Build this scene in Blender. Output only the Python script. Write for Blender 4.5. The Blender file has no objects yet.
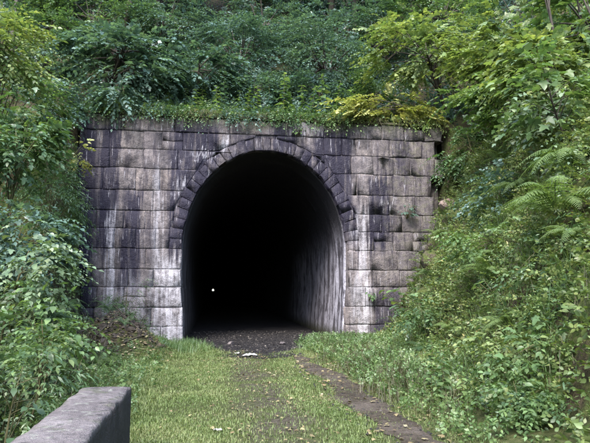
import bpy, math, random
import numpy as np
from mathutils import Vector, Matrix

random.seed(7)
RNG = np.random.default_rng(11)
scene = bpy.context.scene
COL = scene.collection
R = math.radians

# ------------------------------------------------------------------ camera, sky, sun, exposure
cam_d = bpy.data.cameras.new('camera')
cam = bpy.data.objects.new('camera', cam_d)
COL.objects.link(cam)
cam_d.sensor_fit = 'HORIZONTAL'
cam_d.sensor_width = 36.0
cam_d.lens = 36.0 * 579.0 / 590.0
cam_d.clip_start = 0.05
cam_d.clip_end = 6000
cam.location = (0, 0, 1.45)
cam.rotation_euler = (R(90 + 6.8), 0, R(-8.06))
scene.camera = cam

SUN_EL, SUN_AZ = 46.0, 205.0          # azimuth clockwise from +Y (the tunnel direction): behind the camera, to the left
world = bpy.data.worlds.new('World')
scene.world = world
world.use_nodes = True
wn = world.node_tree
for n in list(wn.nodes):
    wn.nodes.remove(n)
sky = wn.nodes.new('ShaderNodeTexSky')
sky.sky_type = 'NISHITA'
sky.sun_disc = False
sky.sun_elevation = R(SUN_EL)
sky.sun_rotation = R(SUN_AZ)
sky.air_density = 1.0
sky.dust_density = 1.2
bg = wn.nodes.new('ShaderNodeBackground')
bg.inputs[1].default_value = 0.15
wo = wn.nodes.new('ShaderNodeOutputWorld')
wn.links.new(sky.outputs[0], bg.inputs[0])
wn.links.new(bg.outputs[0], wo.inputs[0])

sun_d = bpy.data.lights.new('sun', 'SUN')
sun_d.energy = 1.5
sun_d.angle = R(28)
sun_d.color = (1.0, 0.975, 0.93)
sun = bpy.data.objects.new('sun', sun_d)
COL.objects.link(sun)
sdir = Vector((math.sin(R(SUN_AZ)) * math.cos(R(SUN_EL)), math.cos(R(SUN_AZ)) * math.cos(R(SUN_EL)), math.sin(R(SUN_EL))))
sun.rotation_euler = sdir.to_track_quat('Z', 'Y').to_euler()
sun.location = (-8, -10, 30)

scene.view_settings.view_transform = 'Standard'
scene.view_settings.look = 'None'
scene.view_settings.gamma = 1.0
scene.view_settings.use_curve_mapping = False
scene.view_settings.exposure = 2.5
scene.render.engine = 'CYCLES'
scene.cycles.max_bounces = 6
scene.cycles.diffuse_bounces = 4
scene.cycles.transmission_bounces = 3

# ------------------------------------------------------------------ helpers: objects
def link(name, data, parent=None):
    o = bpy.data.objects.new(name, data)
    COL.objects.link(o)
    if parent is not None:
        o.parent = parent
    return o

def tag(o, label=None, cat=None, group=None, kind=None):
    if label: o['label'] = label
    if cat: o['category'] = cat
    if group: o['group'] = group
    if kind: o['kind'] = kind
    return o

def thing(name, label, cat, loc, group=None):
    o = link(name, None)
    o.location = loc
    o.empty_display_size = 0.1
    return tag(o, label, cat, group)

def tri_mesh(name, V, F, mat, smooth=False):
    V = np.asarray(V, dtype=np.float32).reshape(-1, 3)
    F = np.asarray(F, dtype=np.int32).reshape(-1, 3)
    me = bpy.data.meshes.new(name)
    me.vertices.add(len(V))
    me.vertices.foreach_set('co', V.ravel())
    me.loops.add(F.size)
    me.loops.foreach_set('vertex_index', F.ravel())
    me.polygons.add(len(F))
    me.polygons.foreach_set('loop_start', np.arange(0, F.size, 3, dtype=np.int32))
    me.polygons.foreach_set('loop_total', np.full(len(F), 3, dtype=np.int32))
    if smooth:
        me.polygons.foreach_set('use_smooth', np.ones(len(F), dtype=bool))
    me.update(calc_edges=True)
    me.materials.append(mat)
    return me

def join(parts):
    Vs, Fs, o = [], [], 0
    for V, F in parts:
        V = np.asarray(V, float).reshape(-1, 3)
        if len(V) == 0: continue
        Vs.append(V); Fs.append(np.asarray(F).reshape(-1, 3) + o); o += len(V)
    if not Vs: return np.zeros((0, 3)), np.zeros((0, 3), int)
    return np.vstack(Vs), np.vstack(Fs)

def quads(F):
    out = []
    for f in F:
        for k in range(1, len(f) - 1):
            out.append((f[0], f[k], f[k + 1]))
    return out

# ------------------------------------------------------------------ helpers: noise and vectors
def vnoise(x, y, seed=0):
    x = np.asarray(x, float); y = np.asarray(y, float)
    xi = np.floor(x).astype(np.int64); yi = np.floor(y).astype(np.int64)
    fx = x - xi; fy = y - yi
    fx = fx * fx * (3 - 2 * fx); fy = fy * fy * (3 - 2 * fy)
    def h(a, b):
        n = (a * 374761393 + b * 668265263 + seed * 974711) & 0x7fffffff
        n = ((n ^ (n >> 13)) * 1274126177) & 0x7fffffff
        n = n ^ (n >> 16)
        return (n & 0xffff) / 65535.0
    return (h(xi, yi) * (1 - fx) + h(xi + 1, yi) * fx) * (1 - fy) + (h(xi, yi + 1) * (1 - fx) + h(xi + 1, yi + 1) * fx) * fy

def fbm(x, y, seed=0, oct=4):
    s, a, t = 0, 1.0, 0
    for k in range(oct):
        s = s + a * vnoise(np.asarray(x) * 2 ** k, np.asarray(y) * 2 ** k, seed + k * 17)
        t += a; a *= 0.5
    return s / t - 0.5

def sm(a, b, t):
    t = np.clip((np.asarray(t, float) - a) / (b - a), 0, 1)
    return t * t * (3 - 2 * t)

def unit(v):
    v = np.asarray(v, float)
    return v / np.maximum(np.linalg.norm(v, axis=-1, keepdims=True), 1e-9)

def basis(d, n):
    """columns: x, y=d, z~n"""
    d = unit(d)
    z = unit(n - d * np.sum(n * d, -1, keepdims=True))
    x = np.cross(d, z)
    return np.stack([x, d, z], -1)

def assemble(tmpl, T, M, S):
    V, F = tmpl
    V = np.asarray(V, float); F = np.asarray(F, int)
    n = len(T)
    W = np.einsum('nij,kj->nki', M * np.asarray(S)[:, None, None], V) + T[:, None, :]
    FF = F[None] + (np.arange(n) * len(V))[:, None, None]
    return W.reshape(-1, 3), FF.reshape(-1, 3)

def tube(pts, rad, sides=6):
    pts = np.asarray(pts, float); n = len(pts)
    rad = np.broadcast_to(np.asarray(rad, float), (n,))
    t = unit(np.gradient(pts, axis=0))
    ref = np.array([0.31, 0.87, 0.2]); 
    a = unit(np.cross(t, ref)); b = np.cross(t, a)
    ang = np.linspace(0, 2 * np.pi, sides, endpoint=False)
    V = pts[:, None] + rad[:, None, None] * (a[:, None] * np.cos(ang)[None, :, None] + b[:, None] * np.sin(ang)[None, :, None])
    F = []
    for i in range(n - 1):
        for j in range(sides):
            k = (j + 1) % sides
            p, q, r_, s = i * sides + j, i * sides + k, (i + 1) * sides + k, (i + 1) * sides + j
            F += [(p, q, r_), (p, r_, s)]
    V = V.reshape(-1, 3)
    tip = len(V)
    V = np.vstack([V, pts[-1:]])
    for j in range(sides):
        F.append(((n - 1) * sides + j, (n - 1) * sides + (j + 1) % sides, tip))
    return V, F

def bez(p0, p1, bend, n=6):
    p0 = np.asarray(p0, float); p1 = np.asarray(p1, float)
    m = (p0 + p1) / 2 + np.asarray(bend, float)
    t = np.linspace(0, 1, n)[:, None]
    return (1 - t) ** 2 * p0 + 2 * t * (1 - t) * m + t * t * p1

# ------------------------------------------------------------------ helpers: materials
class NT:
    def __init__(s, name):
        s.m = bpy.data.materials.new(name); s.m.use_nodes = True
        s.t = s.m.node_tree
        for n in list(s.t.nodes): s.t.nodes.remove(n)
        s.out = s.n('ShaderNodeOutputMaterial')
    def n(s, ty, **kw):
        nd = s.t.nodes.new(ty)
        for k, v in kw.items(): setattr(nd, k, v)
        return nd
    def l(s, a, b): s.t.links.new(a, b)
    def set(s, sock, v):
        if hasattr(v, 'is_linked') or isinstance(v, bpy.types.NodeSocket): s.l(v, sock)
        else:
            if isinstance(v, tuple) and len(v) == 3 and sock.type == 'RGBA': v = (*v, 1)
            sock.default_value = v
    def math(s, op, a, b=0.0, c=None, clamp=False):
        nd = s.n('ShaderNodeMath', operation=op, use_clamp=clamp)
        s.set(nd.inputs[0], a); s.set(nd.inputs[1], b)
        if c is not None: s.set(nd.inputs[2], c)
        return nd.outputs[0]
    def noise(s, vec, scale, detail=4, rough=0.55, dist=0.0):
        nd = s.n('ShaderNodeTexNoise')
        s.l(vec, nd.inputs['Vector'])
        nd.inputs['Scale'].default_value = scale; nd.inputs['Detail'].default_value = detail
        nd.inputs['Roughness'].default_value = rough; nd.inputs['Distortion'].default_value = dist
        return nd.outputs['Fac']
    def scalev(s, vec, sc):
        nd = s.n('ShaderNodeVectorMath', operation='MULTIPLY')
        s.l(vec, nd.inputs[0]); nd.inputs[1].default_value = sc
        return nd.outputs[0]
    def rng(s, v, a, b, c=0.0, d=1.0, smooth=True):
        nd = s.n('ShaderNodeMapRange')
        nd.interpolation_type = 'SMOOTHSTEP' if smooth else 'LINEAR'
        s.set(nd.inputs[0], v)
        for i, q in enumerate((a, b, c, d)): s.set(nd.inputs[i + 1], q)
        return nd.outputs[0]
    def mix(s, f, a, b, blend='MIX'):
        nd = s.n('ShaderNodeMix', data_type='RGBA', blend_type=blend)
        s.set(nd.inputs[0], f); s.set(nd.inputs[6], a); s.set(nd.inputs[7], b)
        return nd.outputs[2]
    def ramp(s, f, stops):
        nd = s.n('ShaderNodeValToRGB')
        cr = nd.color_ramp
        while len(cr.elements) < len(stops): cr.elements.new(0.5)
        for e, (p, c) in zip(cr.elements, stops): e.position = p; e.color = (*c, 1)
        s.set(nd.inputs[0], f)
        return nd.outputs[0]
    def pos(s): return s.n('ShaderNodeNewGeometry').outputs['Position']
    def sep(s, v):
        nd = s.n('ShaderNodeSeparateXYZ'); s.l(v, nd.inputs[0]); return nd.outputs
    def bump(s, h, strength, dist, normal=None):
        nd = s.n('ShaderNodeBump'); nd.inputs['Strength'].default_value = strength; nd.inputs['Distance'].default_value = dist
        s.l(h, nd.inputs['Height'])
        if normal is not None: s.l(normal, nd.inputs['Normal'])
        return nd.outputs[0]
    def principled(s, col, rough=0.8, normal=None, spec=0.3):
        p = s.n('ShaderNodeBsdfPrincipled')
        s.set(p.inputs['Base Color'], col); s.set(p.inputs['Roughness'], rough)
        p.inputs['Specular IOR Level'].default_value = spec
        if normal is not None: s.l(normal, p.inputs['Normal'])
        return p.outputs[0]
    def done(s, sh):
        s.l(sh, s.out.inputs[0]); return s.m

def leaf_mat(name, stops, rough=0.42, trans=0.32, spec=0.45):
    """each leaf (mesh island) takes its own tint from the ramp"""
    m = NT(name)
    g = m.n('ShaderNodeNewGeometry'); oi = m.n('ShaderNodeObjectInfo')
    r1 = m.math('FRACT', m.math('ADD', g.outputs['Random Per Island'], oi.outputs['Random']))
    patch = m.noise(g.outputs['Position'], 1.1, 2)
    f = m.math('ADD', m.math('MULTIPLY', r1, 0.62), m.rng(patch, 0.3, 0.7, 0.0, 0.38), clamp=True)
    col = m.ramp(f, stops)
    hs = m.n('ShaderNodeHueSaturation')
    m.set(hs.inputs['Value'], m.rng(m.math('FRACT', m.math('MULTIPLY', r1, 7.31)), 0, 1, 0.7, 1.3))
    m.l(col, hs.inputs['Color'])
    col = hs.outputs[0]
    d = m.principled(col, rough, spec=spec)
    tr = m.n('ShaderNodeBsdfTranslucent')
    tc = m.mix(1.0, col, (1.25, 1.3, 0.55), 'MULTIPLY')
    m.l(tc, tr.inputs[0])
    mx = m.n('ShaderNodeMixShader'); mx.inputs[0].default_value = trans
    m.l(d, mx.inputs[1]); m.l(tr.outputs[0], mx.inputs[2])
    return m.done(mx.outputs[0])

LM = {
 'dark':   leaf_mat('leaf_dark_bluegreen', [(0.0, (0.036, 0.074, 0.058)), (0.5, (0.067, 0.121, 0.096)), (1.0, (0.112, 0.174, 0.134))], 0.38, 0.34, 0.7),
 'blue':   leaf_mat('leaf_bluegreen', [(0.0, (0.051, 0.101, 0.078)), (0.6, (0.099, 0.163, 0.127)), (1.0, (0.149, 0.213, 0.159))], 0.4, 0.34, 0.6),
 'mid':    leaf_mat('leaf_mid_green', [(0.0, (0.042, 0.086, 0.037)), (0.6, (0.092, 0.156, 0.066)), (1.0, (0.160, 0.215, 0.088))], 0.4, 0.36, 0.6),
 'light':  leaf_mat('leaf_light_green', [(0.0, (0.076, 0.136, 0.051)), (0.6, (0.140, 0.216, 0.085)), (1.0, (0.224, 0.276, 0.110))], 0.4, 0.4, 0.55),
 'lime':   leaf_mat('leaf_yellowgreen', [(0.0, (0.092, 0.145, 0.050)), (0.5, (0.172, 0.230, 0.084)), (1.0, (0.290, 0.310, 0.115))], 0.42, 0.38, 0.55),
 'yellow': leaf_mat('leaf_autumn_yellow', [(0.0, (0.165, 0.215, 0.075)), (0.5, (0.330, 0.345, 0.125)), (1.0, (0.470, 0.420, 0.180))], 0.45, 0.36),
 'pale':   leaf_mat('leaf_pale_green', [(0.0, (0.087, 0.146, 0.078)), (0.6, (0.168, 0.230, 0.129)), (1.0, (0.280, 0.314, 0.179))], 0.42, 0.32, 0.6),
 'fern':   leaf_mat('leaf_fern_green', [(0.0, (0.085, 0.140, 0.045)), (0.5, (0.145, 0.215, 0.075)), (1.0, (0.210, 0.265, 0.100))], 0.5, 0.42),
 'mixed':  leaf_mat('leaf_mixed_undergrowth', [(0.0, (0.057, 0.103, 0.037)), (0.45, (0.129, 0.184, 0.064)), (0.85, (0.213, 0.247, 0.090)), (1.0, (0.322, 0.247, 0.109))], 0.45, 0.38),
 'dry':    leaf_mat('leaf_dry_stalks', [(0.0, (0.050, 0.048, 0.024)), (0.5, (0.090, 0.088, 0.044)), (1.0, (0.150, 0.134, 0.074))], 0.6, 0.25),
 'fallen': leaf_mat('leaf_fallen', [(0.0, (0.090, 0.058, 0.032)), (0.4, (0.170, 0.125, 0.062)), (0.8, (0.270, 0.225, 0.115)), (1.0, (0.420, 0.385, 0.280))], 0.6, 0.1),
 'grass':  leaf_mat('grass_blade', [(0.0, (0.096, 0.144, 0.043)), (0.55, (0.166, 0.216, 0.074)), (1.0, (0.270, 0.274, 0.132))], 0.55, 0.35),
}

def bark_mat(name, c0, c1):
    m = NT(name); p = m.pos()
    a = m.noise(m.scalev(p, (9, 9, 2.2)), 2.5, 5)
    col = m.ramp(a, [(0.3, c0), (0.7, c1)])
    return m.done(m.principled(col, 0.85, m.bump(a, 0.6, 0.02)))
BARK = bark_mat('bark_dark', (0.022, 0.018, 0.014), (0.085, 0.070, 0.055))
STEM = bark_mat('stem_green_brown', (0.050, 0.050, 0.020), (0.120, 0.105, 0.050))
DEAD = bark_mat('dead_wood', (0.030, 0.024, 0.019), (0.095, 0.078, 0.062))

def soil_mat(name, stops, bumpd=0.05, sc=1.0):
    m = NT(name); p = m.pos()
    a = m.noise(p, 0.9 * sc, 6, 0.62); b = m.noise(p, 9 * sc, 5, 0.65); c = m.noise(p, 45 * sc, 3)
    f = m.math('ADD', m.math('MULTIPLY', a, 0.45), m.math('ADD', m.math('MULTIPLY', b, 0.35), m.math('MULTIPLY', c, 0.2)))
    col = m.ramp(f, stops)
    h = m.math('ADD', b, m.math('MULTIPLY', c, 0.5))
    return m.done(m.principled(col, 0.92, m.bump(h, 0.9, bumpd), 0.15))
SOIL = soil_mat('bank_soil', [(0.34, (0.020, 0.016, 0.010)), (0.48, (0.055, 0.044, 0.026)), (0.6, (0.060, 0.062, 0.024)), (0.7, (0.115, 0.090, 0.055))], 0.08)
TURF = None

# ------------------------------------------------------------------ terrain
D = 16.4           # plane of the portal face
CX = 1.495         # tunnel axis
WL, WR, WT = -3.75, 6.95, 6.42   # wall ends and top

def xr(y): return np.interp(y, [-30, 5, 11, 16.4], [2.7, 3.0, 4.0, 4.85])
def xl(y): return np.interp(y, [-30, 5, 12, 16.4], [-1.9, -1.75, -2.5, -3.0])

def ground_z(x, y):
    x = np.asarray(x, float); y = np.asarray(y, float)
    yc = np.minimum(y, D)
    near = sm(260, 60, np.abs(y)) * sm(400, 120, np.abs(x))
    dr = np.maximum(0, x - xr(yc)); dr = dr * dr / (dr + 0.35)
    sr = np.interp(yc, [5, 12, 16.4], [1.45, 1.75, 2.5])
    hr = 7.0 * (1 - np.exp(-dr * sr / 7.0)) + 0.42 * np.minimum(dr, 40)
    dl = np.maximum(0, xl(yc) - x); dl = dl * dl / (dl + 0.4)
    hl = 6.5 * (1 - np.exp(-dl * 1.15 / 6.5)) + 0.42 * np.minimum(dl, 40)
    h = hr + hl
    h = h + 0.16 * sm(2.25, 2.9, x) * sm(18, 14, y)
    # heap of earth and roots at the foot of the wall, left of the mouth
    h = h + 1.0 * np.exp(-(((x + 2.3) / 0.8) ** 2 + ((y - 14.6) / 1.5) ** 2)) + 0.38 * np.exp(-(((x + 1.55) / 0.5) ** 2 + ((y - 13.2) / 0.9) ** 2))
    out = sm(0.0, 0.4, WL + 0.30 - x) + sm(0.0, 0.4, x - (WR - 0.30))
    wing = (WT - 0.1 - 1.9 * np.maximum(0, D - y)) * np.clip(out, 0, 1)
    h = np.maximum(h, wing)
    slope = sm(0.05, 1.2, h)
    h = h + slope * (0.9 * fbm(x * 0.55, y * 0.55, 3) + 0.35 * fbm(x * 2.1, y * 2.1, 9))
    h = h + 0.05 * fbm(x * 0.8, y * 0.8, 21) * sm(18, 14, y) + 0.03 * fbm(x * 3.1, y * 3.1, 5)
    inside = sm(D + 0.05, D + 0.5, y) * sm(0.0, 0.4, x - WL) * sm(0.0, 0.4, WR - x)
    return h * near * (1 - inside)

def hill_z(x, y):
    x = np.asarray(x, float); y = np.asarray(y, float)
    t = np.maximum(0, y - (D + 0.35))
    z = WT + 0.02 + 0.30 * np.minimum(t, 0.8) + 0.80 * np.maximum(0, t - 0.8) + 0.55 * np.maximum(0, t - 5.5) * sm(5.5, 7.5, t)
    z = 62 - 55.5 * np.exp(-(z - 6.4) / 55.5) + 0.0
    side = np.maximum(0, np.maximum(x - 6.5, -4.0 - x))
    z = z + 0.55 * np.minimum(side, 25) * sm(0, 1.5, t + 0.3)
    z = z - 3.5 * (y < D + 0.349) * ((x < WL - 0.1) | (x > WR + 0.1))
    return z + sm(0.1, 2.0, t) * (1.1 * fbm(x * 0.4, y * 0.4, 31) + 0.4 * fbm(x * 1.6, y * 1.6, 32)) + 0.12 * fbm(x * 2.2, y * 2.2, 33)

def axis(lo, hi, step, far_lo, far_hi, k=1.5):
    a = list(np.arange(lo, hi + 1e-6, step))
    s, v = step, a[-1]
    while v < far_hi: s *= k; v = min(far_hi, v + s); a.append(v)
    s, v = step, a[0]
    pre = []
    while v > far_lo: s *= k; v = max(far_lo, v - s); pre.append(v)
    return np.array(pre[::-1] + a)

def sheet(name, xs, ys, fz, mat, kind='structure', parent=None):
    X, Y = np.meshgrid(xs, ys)
    Z = fz(X, Y)
    V = np.stack([X, Y, Z], -1).reshape(-1, 3)
    nx, ny = len(xs), len(ys)
    i = (np.arange(ny - 1)[:, None] * nx + np.arange(nx - 1)[None]).ravel()
    F = np.vstack([np.stack([i, i + 1, i + nx + 1], -1), np.stack([i, i + nx + 1, i + nx], -1)])
    o = link(name, tri_mesh(name, V, F, mat, True), parent)
    if kind: o['kind'] = kind
    return o

# ground material: turf soil, worn leaf-strewn middle, dark damp cinders at the tunnel mouth
m = NT('ground_turf_and_earth'); p = m.pos(); X, Y, Z = m.sep(p)
wob = m.noise(p, 1.3, 4); fin = m.noise(p, 16, 5, 0.65); fin2 = m.noise(p, 70, 3)
turf = m.ramp(fin, [(0.3, (0.036, 0.046, 0.018)), (0.5, (0.070, 0.084, 0.030)), (0.7, (0.115, 0.108, 0.054))])
earth = m.ramp(fin, [(0.3, (0.034, 0.029, 0.021)), (0.5, (0.076, 0.065, 0.048)), (0.7, (0.135, 0.115, 0.088))])
bank = m.ramp(fin, [(0.32, (0.018, 0.015, 0.010)), (0.5, (0.050, 0.040, 0.024)), (0.68, (0.105, 0.082, 0.050))])
worn = m.math('MULTIPLY', m.rng(m.math('ABSOLUTE', m.math('SUBTRACT', X, 0.75)), 0.7, 0.1), m.rng(wob, 0.36, 0.55))
moss = m.ramp(fin, [(0.3, (0.032, 0.042, 0.014)), (0.5, (0.070, 0.088, 0.026)), (0.7, (0.120, 0.130, 0.045))])
bank = m.mix(m.rng(m.noise(p, 2.2, 5, 0.6), 0.42, 0.56), bank, moss)
col = m.mix(worn, turf, earth)
col = m.mix(m.rng(m.math('ADD', Z, m.math('MULTIPLY', wob, 0.3)), 0.28, 0.55), col, bank)
col = m.mix(m.math('MULTIPLY', fin2, 0.35), col, (0.03, 0.028, 0.015))
MG = m.done(m.principled(col, 0.95, m.bump(m.math('ADD', fin, m.math('MULTIPLY', fin2, 0.6)), 1.0, 0.03), 0.12))

sheet('ground', axis(-7, 12, 0.16, -2500, 2500), axis(-4, 18, 0.16, -2500, 2500), ground_z, MG)
sheet('hillside', axis(-9, 14, 0.3, -300, 300), np.concatenate([[D + 0.345], axis(D + 0.35, 34, 0.3, D + 0.35, 1440, 1.4)]), hill_z, SOIL)

# dark cinder floor of the tunnel and its mouth, ragged front edge
MC = soil_mat('tunnel_floor_cinders', [(0.35, (0.009, 0.008, 0.009)), (0.5, (0.021, 0.019, 0.020)), (0.62, (0.040, 0.035, 0.033)), (0.75, (0.085, 0.074, 0.066))], 0.03, 2.2)
def strip(name, lefts, rights, ys, lift, mat, kind='structure', n=8):
    V, F = [], []
    for a, b, y in zip(lefts, rights, ys):
        t = np.linspace(0, 1, n); x = a + (b - a) * t
        z = ground_z(x, np.full(n, y)) + lift * np.minimum(1, 6 * np.minimum(t, 1 - t) + 0.35)
        V.append(np.stack([x, np.full(n, y), z], -1))
    for i in range(len(ys) - 1):
        for j in range(n - 1):
            q = i * n + j
            F += [(q, q + 1, q + n + 1), (q, q + n + 1, q + n)]
    o = link(name, tri_mesh(name, np.vstack(V), F, mat, True)); o['kind'] = kind
    return o
ys = np.concatenate([np.arange(12.6, 18, 0.12), np.array([19, 21, 25, 32, 50, 90, 160, 300, 500, 800, 1440])])
wid = sm(12.5, 13.4, ys) * 0.95 + sm(13.2, 15.2, ys) * 0.75 + sm(15.2, 16.6, ys) * 0.5 + sm(16.4, 17.0, ys) * 0.3
strip('tunnel_floor', 1.1 - wid * 0.95 + 0.5 * fbm(ys * 2, ys * 0, 5), np.where(ys > 16.6, 1.5 + 2.35, 1.15 + wid * 0.75 + 0.6 * fbm(ys * 2, ys * 0 + 3, 6)), ys, 0.012, MC, n=14)
MP = soil_mat('path_earth', [(0.36, (0.030, 0.026, 0.017)), (0.45, (0.058, 0.046, 0.034)), (0.53, (0.098, 0.078, 0.062)), (0.66, (0.160, 0.132, 0.112))], 0.05, 2.0)
ys = np.arange(-3, 13.2, 0.12)
strip('earth_path', 1.66 + 0.02 * (ys - 5) + 0.5 * fbm(ys * 1.4, ys * 0, 15), 2.28 - 0.012 * (ys - 5) + 0.5 * fbm(ys * 1.7, ys * 0 + 2, 16) - 0.25 * sm(9, 13, ys), ys, 0.022, MP)

# ------------------------------------------------------------------ tunnel portal
def half_w(z):
    z = np.asarray(z, float)
    up = 2.37 * np.sqrt(np.clip(1 - ((z - 2.6) / 2.9) ** 2, 0, 1))
    lo = 2.37 - 0.10 * sm(1.9, 0.0, z)
    return np.where(z > 2.6, up, lo)
RING = 0.36
def ext_w(z):
    z = np.asarray(z, float)
    up = (2.37 + RING) * np.sqrt(np.clip(1 - ((z - 2.6) / (2.9 + RING)) ** 2, 0, 1))
    return np.where(z > 2.6, up, half_w(z))
def ext_z(x):
    return 2.6 + (2.9 + RING) * np.sqrt(np.clip(1 - ((np.asarray(x, float) - CX) / (2.37 + RING)) ** 2, 0, 1))

def masonry_mat(name, stops, voussoir=False):
    m = NT(name); p = m.pos(); x, y, z = m.sep(p)
    oi = m.n('ShaderNodeObjectInfo').outputs['Random']
    nA = m.noise(p, 1.7, 5, 0.6); nB = m.noise(p, 7, 5, 0.65); nC = m.noise(p, 38, 4, 0.6)
    stre = m.noise(m.scalev(p, (5.0, 5.0, 0.45)), 1.6, 5, 0.65)
    fst = m.noise(m.scalev(p, (14.0, 14.0, 0.5)), 1.3, 4, 0.6)
    wx = m.math('ADD', m.math('ADD', x, m.math('MULTIPLY', m.math('SUBTRACT', nA, 0.5), 0.30)), m.math('MULTIPLY', m.math('SUBTRACT', fst, 0.5), 0.55))
    wz = m.math('ADD', z, m.math('ADD', m.math('MULTIPLY', m.math('SUBTRACT', nB, 0.5), 0.3), m.math('MULTIPLY', m.math('SUBTRACT', fst, 0.5), 1.6)))
    col = m.ramp(oi, stops)
    col = m.mix(0.75, col, m.ramp(nB, [(0.30, (0.30, 0.28, 0.31)), (0.46, (0.80, 0.78, 0.80)), (0.56, (1.08, 1.05, 1.04)), (0.70, (1.55, 1.46, 1.42))]), 'MULTIPLY')
    col = m.mix(0.8, col, m.ramp(nC, [(0.32, (0.45, 0.45, 0.46)), (0.5, (1.0, 0.98, 0.97)), (0.68, (1.4, 1.35, 1.32))]), 'MULTIPLY')
    def mask(c, w, z0, z1, sz=0.45):
        a = m.rng(m.math('ABSOLUTE', m.math('SUBTRACT', wx, c)), w * 1.35, w * 0.6)
        b = m.math('MULTIPLY', m.rng(wz, z0 - sz * 0.5, z0 + sz), m.rng(wz, z1 + sz * 0.5, z1 - sz))
        return m.math('MULTIPLY', a, b)
    def total(lst):
        t = None
        for q, k in lst:
            v = m.math('MULTIPLY', mask(*q), k)
            t = v if t is None else m.math('MAXIMUM', t, v)
        return t
    dark = total([((-2.9, .26, 2.3, 6.3), .95), ((-2.25, .24, 1.3, 4.3), .8), ((-0.78, .46, 2.3, 6.6), 1.0), ((-0.3, .42, 4.7, 6.7), .95),
                  ((2.0, .38, 5.3, 6.7), .9), ((1.5, .9, 5.4, 5.95, .2), .55), ((3.45, .55, 2.9, 6.3), 1.0), ((4.85, .34, 2.6, 4.9), .95), ((5.55, .3, 4.6, 6.2), .6),
                  ((0.75, .3, 5.2, 6.6), .5), ((-3.5, .3, 0.5, 6.4), .8), ((5.0, .35, -0.2, 1.6), .7), ((-1.75, .2, 2.2, 3.4), .45), ((-0.72, .1, -.2, 2.2), .8)])
    rx = m.math('DIVIDE', m.math('SUBTRACT', x, CX), 2.62); rz = m.math('DIVIDE', m.math('SUBTRACT', z, 2.6), 3.15)
    rad = m.math('SQRT', m.math('ADD', m.math('MULTIPLY', rx, rx), m.math('MULTIPLY', rz, rz)))
    ringm = m.math('MULTIPLY', m.math('MULTIPLY', m.rng(m.math('ABSOLUTE', m.math('SUBTRACT', rad, 0.98)), 0.13, 0.05), m.rng(z, 2.4, 3.2)), m.rng(nA, 0.35, 0.6, 0.35, 0.85))
    dark = m.math('MAXIMUM', dark, ringm)
    dk = m.math('MULTIPLY', m.math('MULTIPLY', dark, 1.25, clamp=True), m.rng(stre, 0.25, 0.5, 0.3, 1.0))
    gen = m.math('MULTIPLY', m.rng(stre, 0.48, 0.66), 0.75)
    grime = m.math('MULTIPLY', m.rng(nA, 0.46, 0.64), 0.6)
    col = m.mix(grime, col, (0.030, 0.026, 0.030))
    col = m.mix(gen, col, (0.026, 0.021, 0.030))
    col = m.mix(dk, col, (0.014, 0.011, 0.023))
    white = total([((-1.15, .45, -.6, 2.4), .95), ((-2.78, .12, 0.7, 3.7), .8), ((-0.35, .3, 5.22, 5.36, .06), .9), ((0.28, .09, 5.45, 5.85, .15), .9),
                   ((4.3, .24, -.2, 2.0), .85), ((4.32, .14, 1.7, 3.9), .7), ((5.1, .22, 3.95, 4.12, .06), .9), ((-2.0, .6, .5, 1.9), .4),
                   ((-1.55, .12, 2.0, 4.8), .5), ((3.95, .06, 0.3, 3.4), .35), ((2.75, .5, 6.05, 6.5, .1), .5), ((-0.95, .12, 4.2, 4.5, .1), .8)])
    wh = m.math('MULTIPLY', white, m.rng(m.math('ADD', m.math('MULTIPLY', stre, 0.55), m.math('ADD', m.math('MULTIPLY', nB, 0.3), m.math('MULTIPLY', nC, 0.15))), 0.38, 0.62))
    specks = m.math('MULTIPLY', m.rng(m.noise(m.scalev(p, (7, 7, 0.8)), 2.3, 6, 0.7), 0.58, 0.70), 0.6)
    col = m.mix(specks, col, (0.46, 0.43, 0.46))
    col = m.mix(wh, col, (0.50, 0.47, 0.50))
    moss = m.math('MULTIPLY', m.rng(m.math('ADD', z, m.math('MULTIPLY', nA, 1.2)), 6.55, 7.2), 0.75)
    low = m.math('MULTIPLY', m.math('MULTIPLY', m.rng(x, 4.2, 6.4), m.rng(nB, 0.45, 0.62)), 0.45)
    col = m.mix(m.math('MAXIMUM', moss, low), col, (0.060, 0.066, 0.028))
    h = m.math('ADD', m.math('MULTIPLY', nB, 1.0), m.math('MULTIPLY', nC, 0.45))
    return m.done(m.principled(col, m.rng(dk, 0, 1, 0.88, 0.6), m.bump(h, 1.0, 0.05), 0.3))

MS = masonry_mat('sandstone_ashlar', [(0.0, (0.138, 0.121, 0.122)), (0.3, (0.156, 0.137, 0.134)), (0.55, (0.148, 0.132, 0.134)), (0.8, (0.172, 0.151, 0.146)), (1.0, (0.196, 0.170, 0.160))])
m = NT('old_mortar'); p = m.pos(); a = m.noise(p, 9, 5)
MM = m.done(m.principled(m.ramp(a, [(0.3, (0.025, 0.022, 0.025)), (0.5, (0.055, 0.049, 0.052)), (0.68, (0.11, 0.098, 0.098))]), 0.95, m.bump(a, 0.8, 0.03), 0.1))

portal = thing('tunnel_portal', 'tall stained sandstone portal wall with horseshoe arch round the dark tunnel mouth', 'tunnel portal', (CX, D, 0))
PO = np.array([CX, D, 0.0])

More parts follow.
